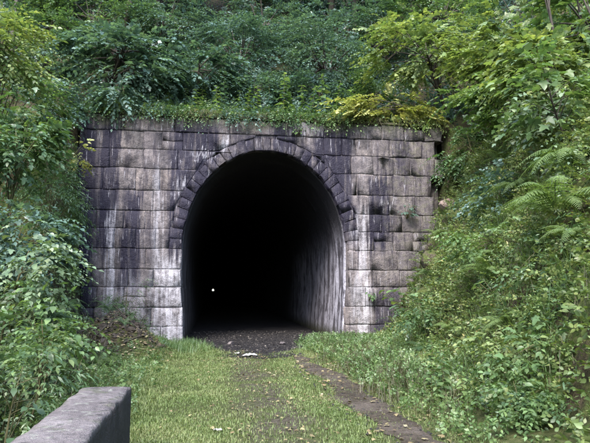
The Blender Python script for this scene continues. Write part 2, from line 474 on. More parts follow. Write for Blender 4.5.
def stone(name, fx, fz, nu, nv, rough=0.02, depth=0.5, proud=0.0, parent=portal):
    """one dressed block: fx(u,v), fz(u,v) give the outline; face bulges, arrises are worn, sides run back into the wall"""
    us = np.concatenate([[0], np.linspace(0.045, 0.955, nu - 1), [1]]); vs = np.concatenate([[0], np.linspace(0.065, 0.935, nv - 1), [1]])
    U, Vv = np.meshgrid(us, vs)
    x = fx(U, Vv); z = fz(U, Vv)
    edge = np.minimum(np.minimum(U, 1 - U) / 0.045, np.minimum(Vv, 1 - Vv) / 0.065)
    b = np.minimum(edge, 1.0)
    sd = RNG.integers(0, 9999)
    y = -proud - 0.006 * b + RNG.normal(0, rough * 0.35, x.shape) * b - rough * 0.8 * fbm(x * 2.3, z * 2.3, int(sd)) * b + 0.004 * (1 - b)
    y = np.clip(y, -0.06, 0.007)
    jit = RNG.normal(0, 0.008 + rough * 0.2, x.shape); x = x + jit
    z = z + RNG.normal(0, 0.006 + rough * 0.2, x.shape)
    Vt = np.stack([x, y + D, z], -1).reshape(-1, 3)
    n1 = nu + 1
    F = []
    for j in range(nv):
        for i in range(nu):
            q = j * n1 + i
            F += [(q, q + 1, q + n1 + 1), (q, q + n1 + 1, q + n1)] if (i + j) % 2 else [(q, q + 1, q + n1), (q + 1, q + n1 + 1, q + n1)]
    rim = [i for i in range(n1)] + [j * n1 + nu for j in range(1, nv + 1)] + [nv * n1 + i for i in range(nu - 1, -1, -1)] + [j * n1 for j in range(nv - 1, 0, -1)]
    back = Vt[rim].copy(); back[:, 1] = D + depth
    o = len(Vt)
    Vt = np.vstack([Vt, back])
    k = len(rim)
    for i in range(k):
        a, b2 = rim[i], rim[(i + 1) % k]
        F += [(a, o + i, o + (i + 1) % k), (a, o + (i + 1) % k, b2)]
    ctr = Vt[:o].mean(0)
    me = tri_mesh(name, Vt - ctr, F, MS)
    ob = link(name, me, parent)
    ob.location = ctr - PO
    return ob

# wall core (mortar and rubble), recessed behind the faces
def core():
    yf, yb = D + 0.016, D + 0.72
    xs = [WL + 0.03] + list(np.linspace(CX - 2.34, CX + 2.34, 49)) + [WR - 0.12]
    prof = []
    for x in xs:
        d = abs(x - CX)
        zb = 2.6 + 2.92 * math.sqrt(max(0, 1 - (d / 2.39) ** 2)) if d < 2.39 else -0.3
        prof.append((x, zb))
    V, F = [], []
    top = WT - 0.02
    for x, zb in prof:
        V += [(x, yf, zb), (x, yf, top), (x, yb, top), (x, yb, zb)]
    for i in range(len(prof) - 1):
        a, b = i * 4, i * 4 + 4
        if i == 0 or i == len(prof) - 2: continue
        for k in range(4):
            F.append((a + k, b + k, b + (k + 1) % 4, a + (k + 1) % 4))
    def box(x0, x1, z0, z1, yf=yf):
        o = len(V)
        V.extend([(x0, yf, z0), (x1, yf, z0), (x1, yf, z1), (x0, yf, z1), (x0, yb, z0), (x1, yb, z0), (x1, yb, z1), (x0, yb, z1)])
        for f in ((0, 1, 2, 3), (5, 4, 7, 6), (4, 0, 3, 7), (1, 5, 6, 2), (3, 2, 6, 7), (4, 5, 1, 0)):
            F.append(tuple(o + q for q in f))
    box(WL + 0.03, CX - 2.37, -0.3, top); box(CX + 2.37, WR - 0.95, -0.3, top); box(WR - 0.953, WR - 0.12, -0.3, top - 0.004, D + 0.42)
    V = np.array(V) - PO
    return link('wall_core', tri_mesh('wall_core', V, quads(F), MS), portal)
core()

# coursed blocks
zs = [-0.12]
cr = random.Random(5)
hs = [0.58, 0.50, 0.54, 0.47, 0.55, 0.50, 0.46, 0.52, 0.56, 0.50, 0.48, 0.44]
for h in hs: zs.append(zs[-1] + h)
sc_ = (WT + 0.12) / (zs[-1] + 0.12)
zs = [-0.12 + (z + 0.12) * sc_ for z in zs]
ks = int(np.argmin([abs(z - 2.6) for z in zs]))
zs = [-0.12 + (z + 0.12) * (2.72 / (zs[ks] + 0.12)) if i <= ks else WT - (WT - z) * ((WT - 2.6) / (WT - zs[ks])) for i, z in enumerate(zs)]
zs[ks] = 2.6
G = 0.006
Z45 = float(ext_z(CX + 0.62 * (2.37 + RING)))
XV = 0.62 * (2.37 + RING)

def split(x0, x1, wmin, wmax):
    out, x = [], x0
    while x1 - x > wmax:
        w = cr.uniform(wmin, wmax)
        if x1 - x - w < wmin * 0.7: w = (x1 - x) / 2
        out.append((x, x + w)); x += w
    out.append((x, x1))
    return out

ncourse = len(zs) - 1
for ci in range(ncourse):
    z0, z1 = zs[ci], zs[ci + 1]
    topc = ci == ncourse - 1
    for side in (-1, 1):
        xe = WL if side < 0 else WR
        zz = np.linspace(z0, z1, 4)
        lim = ext_w(zz)                                   # arch edge at this course
        inner = float(np.maximum(lim.min(), 0))
        if z1 > Z45: inner = max(float(ext_w(min(z1, Z45 + 0.0))), XV) if z0 < Z45 else XV
        a, b = (xe, CX - inner) if side < 0 else (CX + inner, xe)
        rough_side = side > 0
        spans = split(a, b, 0.42 if rough_side else 0.5, 0.85 if rough_side else 1.05)
        off = cr.uniform(-.1, .1)
        for k, (xa, xb) in enumerate(spans):
            at_arch = (k == len(spans) - 1) if side < 0 else (k == 0)
            at_end = (k == 0) if side < 0 else (k == len(spans) - 1)
            e = cr.uniform(-0.25, 0.12) if at_end else 0
            if at_end and side > 0: e = cr.uniform(-0.35, 0.1) if not 3.6 < z0 < 4.8 else -0.55 * (xb - xa)
            zj0, zj1 = z0 + G, z1 - G + (cr.uniform(-0.16, 0.05) if topc else 0)
            # now and then a course breaks into two thin blocks, more often on the rougher right side
            if at_end and side > 0 and 3.3 < z0 < 4.6: continue          # fallen blocks leave a dark hollow
            cuts = [(zj0, zj1)]
            if not topc and not at_arch and cr.random() < (0.16 if rough_side else 0.05):
                zm = zj0 + (zj1 - zj0) * cr.uniform(0.4, 0.6); cuts = [(zj0, zm - G), (zm + G, zj1)]
            for (za, zb) in cuts:
                def fz(u, v, za=za, zb=zb): return za + (zb - za) * v
                if at_arch and z0 < Z45:
                    def fx(u, v, za=za, zb=zb, xa=xa, xb=xb, side=side):
                        z = za + (zb - za) * v
                        w = np.maximum(ext_w(z), XV if z1 > Z45 else 0)
                        if side < 0: return xa + G + (CX - w - G - xa - G) * u
                        return CX + w + G + (xb - G - (CX + w + G)) * u
                else:
                    def fx(u, v, xa=xa, xb=xb, e=e, side=side):
                        l, r_ = xa + G, xb - G
                        if side < 0: l = l - e
                        else: r_ = r_ + e
                        return l + (r_ - l) * u
                stone('stone', fx, fz, 4, 3, 0.035 if rough_side else 0.02, 0.5, RNG.normal(0, 0.005) + (0.02 if topc else 0))
    if z1 > Z45:                                           # blocks over the arch, cut to its curve
        for (xa, xb) in split(CX - XV, CX + XV, 0.55, 0.95):
            xx = np.linspace(xa, xb, 7)
            low = np.maximum(z0, ext_z(xx))
            if (z1 - low).max() < 0.14: continue
            top_j = cr.uniform(-0.14, 0.05) if topc else 0
            def fx(u, v, xa=xa, xb=xb): return xa + G + (xb - xa - 2 * G) * u
            def fz(u, v, xa=xa, xb=xb, z0=z0, z1=z1, top_j=top_j):
                x = xa + (xb - xa) * u
                lo = np.minimum(np.maximum(z0, ext_z(x)) + G, z1 - G - 0.012)
                return lo + (z1 - G + top_j - lo) * v
            stone('stone', fx, fz, 4, 3, 0.02, 0.5, RNG.normal(0, 0.005) + (0.02 if topc else 0))

# voussoirs
NV = 33
th = np.linspace(0, math.pi, NV + 1)
for k in range(NV):
    t0, t1 = th[k] + 0.0022, th[k + 1] - 0.0022
    ex = 0.0 if k % 2 else cr.uniform(-0.05, 0.0)
    def fx(u, v, t0=t0, t1=t1, ex=ex):
        t = t1 + (t0 - t1) * u; return CX + (2.37 + (RING - 0.004 + ex) * v) * np.cos(t)
    def fz(u, v, t0=t0, t1=t1, ex=ex):
        t = t1 + (t0 - t1) * u; return 2.6 + (2.9 + (RING - 0.004 + ex) * v) * np.sin(t)
    stone('voussoir', fx, fz, 3, 3, 0.016, 0.5, RNG.normal(0.002, 0.004))

# lining
m = NT('tunnel_lining_render'); p = m.pos(); x, y, z = m.sep(p)
st = m.noise(m.scalev(p, (0.6, 2.4, 0.25)), 1.6, 5, 0.6); st2 = m.noise(m.scalev(p, (0.8, 9, 0.5)), 2.2, 5, 0.65); nn = m.noise(p, 14, 5)
col = m.ramp(st2, [(0.3, (0.045, 0.040, 0.048)), (0.5, (0.100, 0.090, 0.105)), (0.7, (0.170, 0.155, 0.175))])
blot = m.noise(m.scalev(p, (1, 1.3, 0.9)), 1.9, 6, 0.68)
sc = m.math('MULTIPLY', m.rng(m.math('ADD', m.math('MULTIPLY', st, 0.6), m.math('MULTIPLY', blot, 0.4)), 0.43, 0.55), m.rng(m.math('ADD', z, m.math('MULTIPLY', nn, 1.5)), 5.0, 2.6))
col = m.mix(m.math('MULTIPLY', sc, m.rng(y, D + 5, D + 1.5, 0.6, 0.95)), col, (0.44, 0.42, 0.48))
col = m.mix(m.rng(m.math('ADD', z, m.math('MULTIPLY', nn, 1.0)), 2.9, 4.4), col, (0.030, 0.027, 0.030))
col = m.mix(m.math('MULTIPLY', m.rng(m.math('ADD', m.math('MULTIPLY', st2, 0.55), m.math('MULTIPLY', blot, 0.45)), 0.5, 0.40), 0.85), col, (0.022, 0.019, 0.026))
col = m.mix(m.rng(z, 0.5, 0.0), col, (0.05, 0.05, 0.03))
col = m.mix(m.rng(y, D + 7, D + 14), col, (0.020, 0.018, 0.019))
col = m.mix(m.math('MULTIPLY', m.rng(x, CX - 0.6, CX - 2.0), 0.85), col, (0.026, 0.024, 0.024))  # shade painted into the colour: left wall darkened to fall to black sooner
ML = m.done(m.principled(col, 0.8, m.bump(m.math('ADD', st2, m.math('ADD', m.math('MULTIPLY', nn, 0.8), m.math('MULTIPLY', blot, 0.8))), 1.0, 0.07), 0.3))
def lining():
    yy = np.concatenate([np.arange(0.28, 9, 0.11), np.arange(9, 20, 0.5), np.array([22, 26, 32, 45, 70, 120, 220, 400, 700, 1420])])
    zj = np.linspace(-0.25, 2.6, 14)[:-1]
    tt = np.linspace(0, math.pi, 33)
    pr = [(2.37 - 0.1 * float(sm(1.9, 0, q)), q) for q in zj]
    prof = [(w, q) for w, q in pr] + [(2.37 * math.cos(t), 2.6 + 2.9 * math.sin(t)) for t in tt] + [(-w, q) for w, q in pr[::-1]]
    prof = np.array(prof)
    V = []
    s = np.arange(len(prof)) * 0.22
    for q in yy:
        ins = 0.035 + 0.11 * (fbm(q * 1.5 + 0 * s, s * 0.12, 71, 3)) * sm(0.2, 0.9, q) + 0.05 * fbm(q * 5 + 0 * s, s * 0.25, 77, 2) + 0.09 * fbm(q * 2.6 + 0 * s, s * 1.9, 78)
        ins = np.maximum(ins, 0.02)
        ctr = np.array([0, 2.4])
        dv = unit(np.stack([-prof[:, 0], np.where(prof[:, 1] > 2.6, 2.6 - prof[:, 1], 0)], -1))
        P2 = prof + dv * ins[:, None]
        if q == yy[0]:                                     # flange let into the masonry
            V.append(np.stack([P2[:, 0] - dv[:, 0] * 0.42, np.full(len(prof), q), P2[:, 1] - dv[:, 1] * 0.42], -1))
        V.append(np.stack([P2[:, 0], np.full(len(prof), q), P2[:, 1]], -1))
    n = len(prof); F = []
    for i in range(len(yy)):
        for j in range(n - 1):
            q = i * n + j
            F += [(q, q + n, q + n + 1), (q, q + n + 1, q + 1)]
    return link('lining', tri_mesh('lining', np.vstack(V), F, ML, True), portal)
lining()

# ------------------------------------------------------------------ low parapet at the lower left
m = NT('weathered_concrete'); p = m.pos(); a = m.noise(p, 3.5, 6, 0.6); b = m.noise(p, 22, 5, 0.65); c = m.noise(p, 110, 3)
x, y, z = m.sep(p)
col = m.ramp(a, [(0.3, (0.105, 0.090, 0.090)), (0.55, (0.172, 0.150, 0.150)), (0.72, (0.262, 0.235, 0.230))])
col = m.mix(0.6, col, m.ramp(b, [(0.3, (0.45, 0.45, 0.43)), (0.65, (1.3, 1.27, 1.27))]), 'MULTIPLY')
col = m.mix(m.math('MULTIPLY', m.rng(m.noise(p, 6, 4), 0.54, 0.66), 0.55), col, (0.075, 0.085, 0.045))
col = m.mix(m.math('MULTIPLY', m.rng(m.noise(p, 13, 3, 0.5), 0.60, 0.66), 0.65), col, (0.27, 0.27, 0.23))
col = m.mix(m.math('MULTIPLY', m.rng(m.noise(p, 9, 6, 0.7), 0.56, 0.64), 0.6), col, (0.040, 0.038, 0.034))
col = m.mix(m.math('MULTIPLY', m.rng(c, 0.62, 0.7), 0.4), col, (0.33, 0.31, 0.31))
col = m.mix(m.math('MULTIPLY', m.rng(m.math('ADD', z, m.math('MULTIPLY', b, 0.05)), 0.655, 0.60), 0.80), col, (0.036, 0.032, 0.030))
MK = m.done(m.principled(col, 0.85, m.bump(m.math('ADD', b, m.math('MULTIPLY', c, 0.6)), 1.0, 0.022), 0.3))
par = thing('parapet', 'low purplish grey concrete parapet with flat top in the near left corner', 'parapet', (-0.87, 5.26, 0))
def parapet():
    L = 8.6; nl = 260
    sec = [(-0.200, -0.4), (-0.200, 0.25), (-0.199, 0.615), (-0.193, 0.632), (-0.14, 0.638), (0.0, 0.640), (0.13, 0.637), (0.181, 0.631), (0.189, 0.612), (0.190, 0.3), (0.190, -0.4)]
    V = []
    for i in range(nl + 1):
        yy = -L * (i / nl)
        for (sx, sz) in sec:
            e = 1.0 if abs(sx) > 0.12 and sz > 0.55 else 0.35
            dx = 0.040 * e * (fbm(yy * 6 + 3, sx * 7 + sz, 41)) * -np.sign(sx)
            chip = max(0.0, float(fbm(yy * 4.2, sx * 4 + 9, 47)) * 5 - 0.85) if e == 1 else 0.0
            dz = 0.022 * e * float(fbm(yy * 7, sx * 5, 43)) - 0.030 * min(chip, 1.2)
            dx = dx - np.sign(sx) * 0.020 * min(chip, 1.2)
            yo = 0.02 * float(fbm(sx * 9, sz * 9, 44)) if i == 0 else 0
            if i == 0 and sz > 0.55: dz -= 0.008
            V.append((sx + dx, yy + yo, sz + dz))
    n = len(sec); F = []
    for i in range(nl):
        for j in range(n - 1):
            q = i * n + j
            F.append((q, q + 1, q + n + 1, q + n))
    F.append(tuple(range(n - 1, -1, -1)))
    return np.array(V), quads(F)
V, F = parapet()
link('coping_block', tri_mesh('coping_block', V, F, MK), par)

# ------------------------------------------------------------------ foliage templates (leaf lies in XY, points +Y, length 1)
T_DIA = (np.array([(0, 0, 0), (-.27, .42, .07), (.27, .42, .07), (0, 1, -.05)]), [(0, 2, 3), (0, 3, 1)])
T_OV = (np.array([(0, 0, 0), (-.24, .24, .05), (.24, .24, .05), (-.27, .52, .05), (.27, .52, .05), (0, 1, -.12), (0, .26, 0), (0, .55, -.01)]),
        [(0, 2, 6), (0, 6, 1), (2, 4, 7), (2, 7, 6), (1, 6, 7), (1, 7, 3), (4, 5, 7), (7, 5, 3)])
def palm(depth=0.5, w=1.0):
    pts = [(0, 0.0)]
    for ang, r_ in ((128, .50), (98, .36), (74, .80), (50, .46), (22, .74), (0, 1.0), (-22, .74), (-50, .46), (-74, .80), (-98, .36), (-128, .50)):
        a = R(ang); rr = r_
        pts.append((w * -math.sin(a) * rr * 0.72, 0.22 + math.cos(a) * rr * 0.78))
    V = [(x, y, -0.28 * (x * x + (y - .3) ** 2) + 0.05 * abs(x)) for x, y in pts] + [(0, .32, 0)]
    c = len(V) - 1
    F = [(c, i, i + 1) for i in range(1, c - 1)] + [(c, c - 1, 0), (c, 0, 1)]
    F = [(a, d, b) for a, b, d in F]
    return np.array(V), F
T_PALM = palm()
def narrow(): 
    V = [(0, 0, 0), (-.1, .3, .03), (.1, .3, .03), (-.09, .6, 0), (.09, .6, 0), (0, 1, -.15)]
    return np.array(V), [(0, 2, 1), (1, 2, 4), (1, 4, 3), (3, 4, 5)]
T_NAR = narrow()
def round_leaf():
    V = [(0, .38, -.05)]; 
    for k in range(12):
        a = math.pi * 2 * k / 12 + math.pi * 1.5
        r_ = 0.5 * (1 + 0.07 * (k % 2)); 
        yv = .45 + r_ * math.sin(a); xv = r_ * 1.02 * math.cos(a)
        if k == 0: yv = .16
        V.append((xv, yv, 0.06 * math.cos(2 * a) - 0.10 * ((yv - .4) ** 2) * 2))
    return np.array(V), [(0, k + 1, (k + 1) % 12 + 1) for k in range(12)]
T_ROUND = round_leaf()
UP = np.array([0, 0, 1.0])

def sprays(P, Dv, L, nl, leaf, tmpl, rng, droop=0.35, spread=55, twist=0.25, tipscale=0.75):
    """leafy twigs: arrays of start points P, directions Dv, lengths L; nl leaves along each in a roughly level plane"""
    n = len(P)
    Dv = unit(Dv)
    nrm = unit(UP + rng.normal(0, 0.28, (n, 3)))
    B = basis(Dv, nrm)
    t = np.linspace(0.12, 1.0, nl)[None, :] + rng.normal(0, 0.03, (n, nl))
    side = np.where((np.arange(nl) % 2) == 0, 1.0, -1.0)[None, :] * np.ones((n, 1)); side[:, -1] = 0
    p = P[:, None] + Dv[:, None] * (L[:, None] * t)[..., None]
    p[..., 2] -= droop * (L[:, None] * t * t)
    ang = np.radians(spread + rng.normal(0, 14, (n, nl))) * side
    dr = B[:, None, :, 1] * np.cos(ang)[..., None] + B[:, None, :, 0] * np.sin(ang)[..., None]
    dr[..., 2] -= droop * (0.35 + t) * 0.8
    dr = dr + rng.normal(0, 0.12, dr.shape)
    ln = B[:, None, :, 2] + rng.normal(0, twist, dr.shape)
    S = leaf * rng.uniform(0.62, 1.38, (n, 1)) * rng.uniform(0.75, 1.2, (n, nl)) * (1 - (1 - tipscale) * t)
    return assemble(tmpl, p.reshape(-1, 3), basis(dr.reshape(-1, 3), ln.reshape(-1, 3)), S.ravel())

def crown_points(c, rad, nclump, nspray, rng, shell=0.45, clump=0.42):
    c = np.asarray(c, float); rad = np.asarray(rad, float)
    q = unit(rng.normal(0, 1, (nclump, 3))) * (rng.uniform(shell, 0.95, (nclump, 1)))
    q[:, 2] = np.where(q[:, 2] < -0.5, q[:, 2] * 0.5, q[:, 2])
    cl = c + q * rad
    idx = rng.integers(0, nclump, nspray)
    csz = clump * rng.uniform(0.6, 1.25, nclump)
    P = cl[idx] + rng.normal(0, 0.5, (nspray, 3)) * csz[idx][:, None] * rad * np.array([1, 1, 0.75])
    d = P - c; d[:, 2] *= 0.35
    Dv = unit(d) + rng.normal(0, 0.45, (nspray, 3)) * np.array([1, 1, 0.5])
    return cl, P, Dv

def woody(base, cl, r0, rng, c, lean=0.0, topz=None, sides=7):
    """trunk and limbs reaching the clumps"""
    base = np.asarray(base, float); c = np.asarray(c, float)
    top = np.array([c[0], c[1], topz if topz else c[2] + 0.2])
    tr = bez(base - np.array([0, 0, 0.25]), top, rng.normal(0, 0.10, 3) * np.linalg.norm(top - base) * np.array([1, 1, 0]), 9)
    parts = [tube(tr, np.linspace(r0, r0 * 0.35, 9), sides)]
    for q in cl:
        t = rng.uniform(0.3, 0.9)
        k = t * 8; i = int(min(7, k)); s0 = tr[i] + (tr[i + 1] - tr[i]) * (k - i)
        parts.append(tube(bez(s0, q, [0, 0, 0.12 * np.linalg.norm(q - s0)], 6), np.linspace(r0 * 0.42, r0 * 0.08, 6), 5))
    return join(parts)

GZ = lambda x, y: float(ground_z(x, y)) if y < D + 0.3 else float(hill_z(x, y))

def tree(name, label, cat, base, c, rad, nclump, nspray, L, nl, leaf, tmpl, mat, seed, r0=0.06, droop=0.3, group=None, bark=None, topz=None, clump=0.42, spread=55, shell=0.45, big=0, big_t=None, big_s=0.14):
    rng = np.random.default_rng(seed)
    bx, by = base; bz = GZ(bx, by)
    root = thing(name, label, cat, (bx, by, bz), group)
    o = np.array([bx, by, bz])
    cl, P, Dv = crown_points(c, rad, nclump, nspray, rng, shell, clump)
    V, F = woody(o, cl, r0, rng, c, topz=topz)
    link('trunk' if cat == 'tree' else 'stems', tri_mesh(name + '_wood', V - o, F, bark or BARK, True), root)
    V, F = sprays(P, Dv, L * rng.uniform(0.6, 1.3, nspray), nl, leaf, tmpl, rng, droop, spread)
    link('crown' if cat == 'tree' else 'foliage', tri_mesh(name + '_leaves', V - o, F, LM[mat]), root)
    if big: big_leaves(root, o, np.asarray(c), np.asarray(rad), big, big_s, big_t or 'palm', mat, rng)
    return root

# single large leaves shared between near plants
BIG = {}
def big_mesh(kind, mat, k):
    key = (kind, mat, k)
    if key not in BIG:
        V, F = {'palm': T_PALM, 'ov': T_OV, 'round': T_ROUND}[kind]
        V = np.array(V, float)
        rng = np.random.default_rng(100 + k)
        V[:, 2] += rng.normal(0, 0.025, len(V)); V[:, 2] -= 0.10 * k * V[:, 1] ** 2; V[:, 0] *= 1 + 0.08 * (k - 1)
        pet = tube(np.array([(0, -0.45, 0.10), (0, -0.2, 0.03), (0, 0.06, 0)]), [0.016, 0.014, 0.012], 3)
        V2, F2 = join([(V, F), pet])
        BIG[key] = tri_mesh('large_leaf', V2, F2, LM[mat])
    return BIG[key]

def big_leaves(root, o, c, rad, n, size, kind, mat, rng):
    """large leaves on the side of the crown that shows"""
    v = unit(np.array([0, 0, 1.45]) - c)
    k = 0
    while k < n:
        q = unit(rng.normal(0, 1, 3))
        if q @ v < -0.15 and q[2] < 0.3: continue
        P = c + q * rad * rng.uniform(0.75, 1.12)
        d = q * np.array([1, 1, 0.25]) + rng.normal(0, 0.35, 3) + np.array([0, 0, -0.35])
        nn = UP * 0.9 + q * 0.55 + rng.normal(0, 0.3, 3)
        M = basis(d[None], nn[None])[0] * size * rng.uniform(0.65, 1.2)
        ob = link('leaf', big_mesh(kind, mat, int(rng.integers(0, 3))), root)
        mm = Matrix([list(M[0]) + [P[0] - o[0]], list(M[1]) + [P[1] - o[1]], list(M[2]) + [P[2] - o[2]], [0, 0, 0, 1]])
        ob.matrix_local = mm
        k += 1

# ------------------------------------------------------------------ woods above the wall
# dark trees far up the slope, filling the top of the view
far = [
 ('tall dark tree on the slope far behind the left end of the wall', (-7.0, 23.5), 'dark'),
 ('dark tree far up the slope behind the hanging blue-green branches', (-2.6, 24.0), 'dark'),
 ('shadowy tree far up the slope straight above the tunnel mouth', (1.6, 24.6), 'dark'),
 ('shadowy tree far up the slope above the right side of the arch', (4.9, 24.4), 'dark'),
 ('dark tree far up the slope right of the leaning trunk, top edge', (8.6, 23.8), 'dark'),
 ('tall green tree high behind the yellow-green maples at right', (12.6, 22.0), 'mid'),
]
for i, (lab, b, mat) in enumerate(far):
    tree('forest_tree', lab, 'tree', b, (b[0], b[1] - 0.5, GZ(*b) + 2.9), (2.9, 2.0, 2.6), 26, 1100, 0.75, 9, 0.17, T_DIA, mat, 200 + i, r0=0.17, droop=0.4, group='trees far up the slope', clump=0.32, shell=0.3)
thick = [
 ('dark understorey bush on the slope left of the spreading tree', (-5.4, 18.6), 'mid', 1.2),
 ('dark understorey bush between the two spreading trees', (-1.7, 18.1), 'dark', 1.0),
 ('dark understorey bush just above the arch crown', (1.2, 17.9), 'blue', 0.85),
 ('dark understorey bush above the right shoulder of the arch', (3.3, 18.0), 'dark', 0.9),
 ('green understorey bush left of the yellow-green maple', (5.2, 18.0), 'mid', 1.0),
 ('green understorey bush behind the yellow-green maple', (8.6, 18.8), 'mid', 1.4),
 ('green understorey bush high at right behind the large maple', (11.6, 17.6), 'mid', 1.6),
]
for i, (lab, b, mat, q) in enumerate(thick):
    tree('understorey_bush', lab, 'shrub', b, (b[0], b[1] - 0.2, GZ(*b) + 0.75 * q), (1.25 * q, 0.8 * q, 0.8 * q), 18, 420, 0.5, 9, 0.12, T_DIA, mat, 240 + i, r0=0.04, droop=0.45, group='understorey bushes above the wall', clump=0.34, shell=0.25)

tree('layered_tree', 'dense blue-green tree with drooping layered boughs above the arch, left of centre', 'tree', (0.9, 20.0), (0.8, 19.2, 9.3), (1.9, 1.5, 1.8), 30, 1300, 0.62, 11, 0.115, T_DIA, 'dark', 301, r0=0.11, droop=0.55, clump=0.30, shell=0.35)
tree('layered_tree', 'dense blue-green tree with drooping layered boughs above the right half of the arch', 'tree', (4.1, 19.8), (3.7, 19.0, 9.2), (1.8, 1.4, 1.8), 30, 1300, 0.62, 11, 0.115, T_DIA, 'blue', 302, r0=0.11, droop=0.55, clump=0.30, shell=0.35)
tree('layered_tree', 'shaded green tree at top between the layered trees and the yellow maples', 'tree', (6.6, 21.5), (6.4, 21.0, 11.0), (1.5, 1.4, 2.0), 20, 760, 0.6, 10, 0.12, T_DIA, 'mid', 303, r0=0.10, droop=0.5, clump=0.32)
tree('layered_tree', 'shaded green tree at top left behind the tall trunk', 'tree', (-4.4, 21.0), (-4.4, 20.6, 11.2), (2.0, 1.5, 1.8), 22, 900, 0.6, 10, 0.12, T_DIA, 'mid', 304, r0=0.10, droop=0.5, clump=0.32)
for i, (lab, x, y, mat) in enumerate((('bluish tree filling the top edge left of the tall straight trunk', -6.0, 21.6, 'blue'), ('bluish tree filling the top edge above the hanging branches', -1.9, 21.8, 'blue'), ('bluish tree filling the top edge above the arch crown', 1.9, 22.2, 'blue'),
                                       ('bluish tree filling the top edge above the arch\'s right shoulder', 5.2, 21.9, 'dark'), ('green tree filling the top edge behind the yellow-green maples', 8.9, 21.0, 'mid'))):
    tree('canopy_tree', lab, 'tree', (x, y), (x, y - 0.4, GZ(x, y) + 1.5), (2.2, 1.3, 1.5), 26, 900, 0.6, 9, 0.14, T_DIA, mat, 360 + i, r0=0.1, droop=0.5, group='trees along the top edge', clump=0.32, shell=0.25)
# broad-leaved spread over the left shoulder of the wall
tree('spreading_tree', 'blue-green broad-leaved tree spreading level sprays over the wall\'s left shoulder', 'tree', (-3.75, 17.9), (-2.7, 16.9, 8.2), (1.9, 0.95, 1.0), 28, 620, 0.60, 9, 0.135, T_PALM, 'blue', 310, r0=0.10, droop=0.40, clump=0.30, topz=8.7, shell=0.3)
tree('spreading_tree', 'small bluish broad-leaved tree above the wall left of the arch crown', 'tree', (-0.6, 18.2), (-0.5, 17.4, 8.2), (1.35, 0.9, 0.85), 16, 300, 0.55, 9, 0.125, T_PALM, 'blue', 311, r0=0.06, droop=0.45, clump=0.34, shell=0.3)
# the spray of leaves that hangs down over the wall face
tree('hanging_branch', 'blue-green leafy branch hanging down over the upper left of the wall', 'branch', (-3.1, 16.85), (-2.75, 16.15, 6.8), (0.7, 0.28, 0.55), 10, 95, 0.36, 8, 0.115, T_PALM, 'blue', 312, r0=0.025, droop=0.75, clump=0.5, shell=0.2)
# tall trunks with crowns above the picture
def tall(lab, b, r0, lean, seed, mat='mid'):
    z = GZ(*b)
    tree('tall_tree', lab, 'tree', b, (b[0] + lean, b[1] + 0.3, z + 10.5), (2.6, 2.4, 2.6), 14, 260, 0.8, 9, 0.17, T_DIA, mat, seed, r0=r0, droop=0.4, topz=z + 11.5, group='tall trunks rising out of the picture')
tall('straight dark trunk rising behind the blue-green branches at upper left', (-3.9, 19.6), 0.13, 0.0, 320)
tall('dark leaning trunk at the top, right of the layered trees', (5.9, 22.8), 0.16, 0.5, 321)
tall('slim dark trunk at the top left corner among the shaded leaves', (-6.3, 18.2), 0.08, 0.3, 322)

# ------------------------------------------------------------------ right bank trees
tree('maple_tree', 'yellow-green maple on the right bank just above the wall\'s right end', 'tree', (7.6, 17.2), (6.3, 16.2, 8.8), (1.6, 1.1, 1.5), 24, 600, 0.52, 9, 0.125, T_PALM, 'lime', 330, r0=0.07, droop=0.35, clump=0.34, shell=0.35)
tree('maple_tree', 'large yellow-green maple filling the upper right above the bank', 'tree', (9.6, 15.2), (8.3, 14.4, 8.1), (1.9, 1.3, 1.7), 30, 760, 0.55, 9, 0.15, T_PALM, 'lime', 331, r0=0.08, droop=0.35, clump=0.32, shell=0.35)
tree('maple_tree', 'green maple in the top right corner behind two bare stems', 'tree', (10.2, 13.4), (9.0, 12.8, 8.0), (1.9, 1.3, 1.6), 26, 640, 0.55, 9, 0.15, T_PALM, 'light', 332, r0=0.08, droop=0.35, clump=0.34, shell=0.35)
tree('autumn_branch', 'golden yellow maple branch lying over the top right of the wall', 'branch', (6.6, 16.75), (5.2, 16.1, 6.85), (1.5, 0.45, 0.42), 24, 330, 0.42, 8, 0.115, T_PALM, 'yellow', 333, r0=0.03, droop=0.35, clump=0.32, shell=0.3)
tree('maple_sapling', 'pale green maple sapling on the bank below the yellow-green maples', 'tree', (7.9, 13.6), (7.2, 13.0, 6.1), (1.3, 0.9, 0.85), 18, 360, 0.48, 8, 0.115, T_PALM, 'light', 334, r0=0.04, droop=0.4, clump=0.36, shell=0.3)
tree('sycamore_sapling', 'sycamore sapling with large pale leaves at the right edge, high on the bank', 'tree', (6.4, 9.4), (5.65, 8.9, 4.85), (0.85, 0.75, 0.75), 10, 70, 0.42, 7, 0.13, T_PALM, 'light', 335, r0=0.025, droop=0.4, clump=0.4, big=70, big_s=0.17, big_t='palm')
tree('sycamore_sapling', 'sycamore boughs with broad pale leaves drooping over the bank at upper right', 'tree', (8.2, 11.8), (7.0, 11.2, 6.3), (1.1, 0.8, 0.8), 16, 240, 0.5, 8, 0.15, T_PALM, 'lime', 336, r0=0.035, droop=0.55, clump=0.36, shell=0.3, big=60, big_s=0.20, big_t='palm')
tree('sycamore_sapling', 'pale sycamore boughs drooping between the maples and the big fern', 'tree', (7.2, 10.6), (6.3, 10.0, 4.6), (0.8, 0.7, 0.6), 13, 130, 0.42, 8, 0.13, T_PALM, 'pale', 337, r0=0.025, droop=0.6, clump=0.36, shell=0.3, big=40, big_s=0.17, big_t='palm')
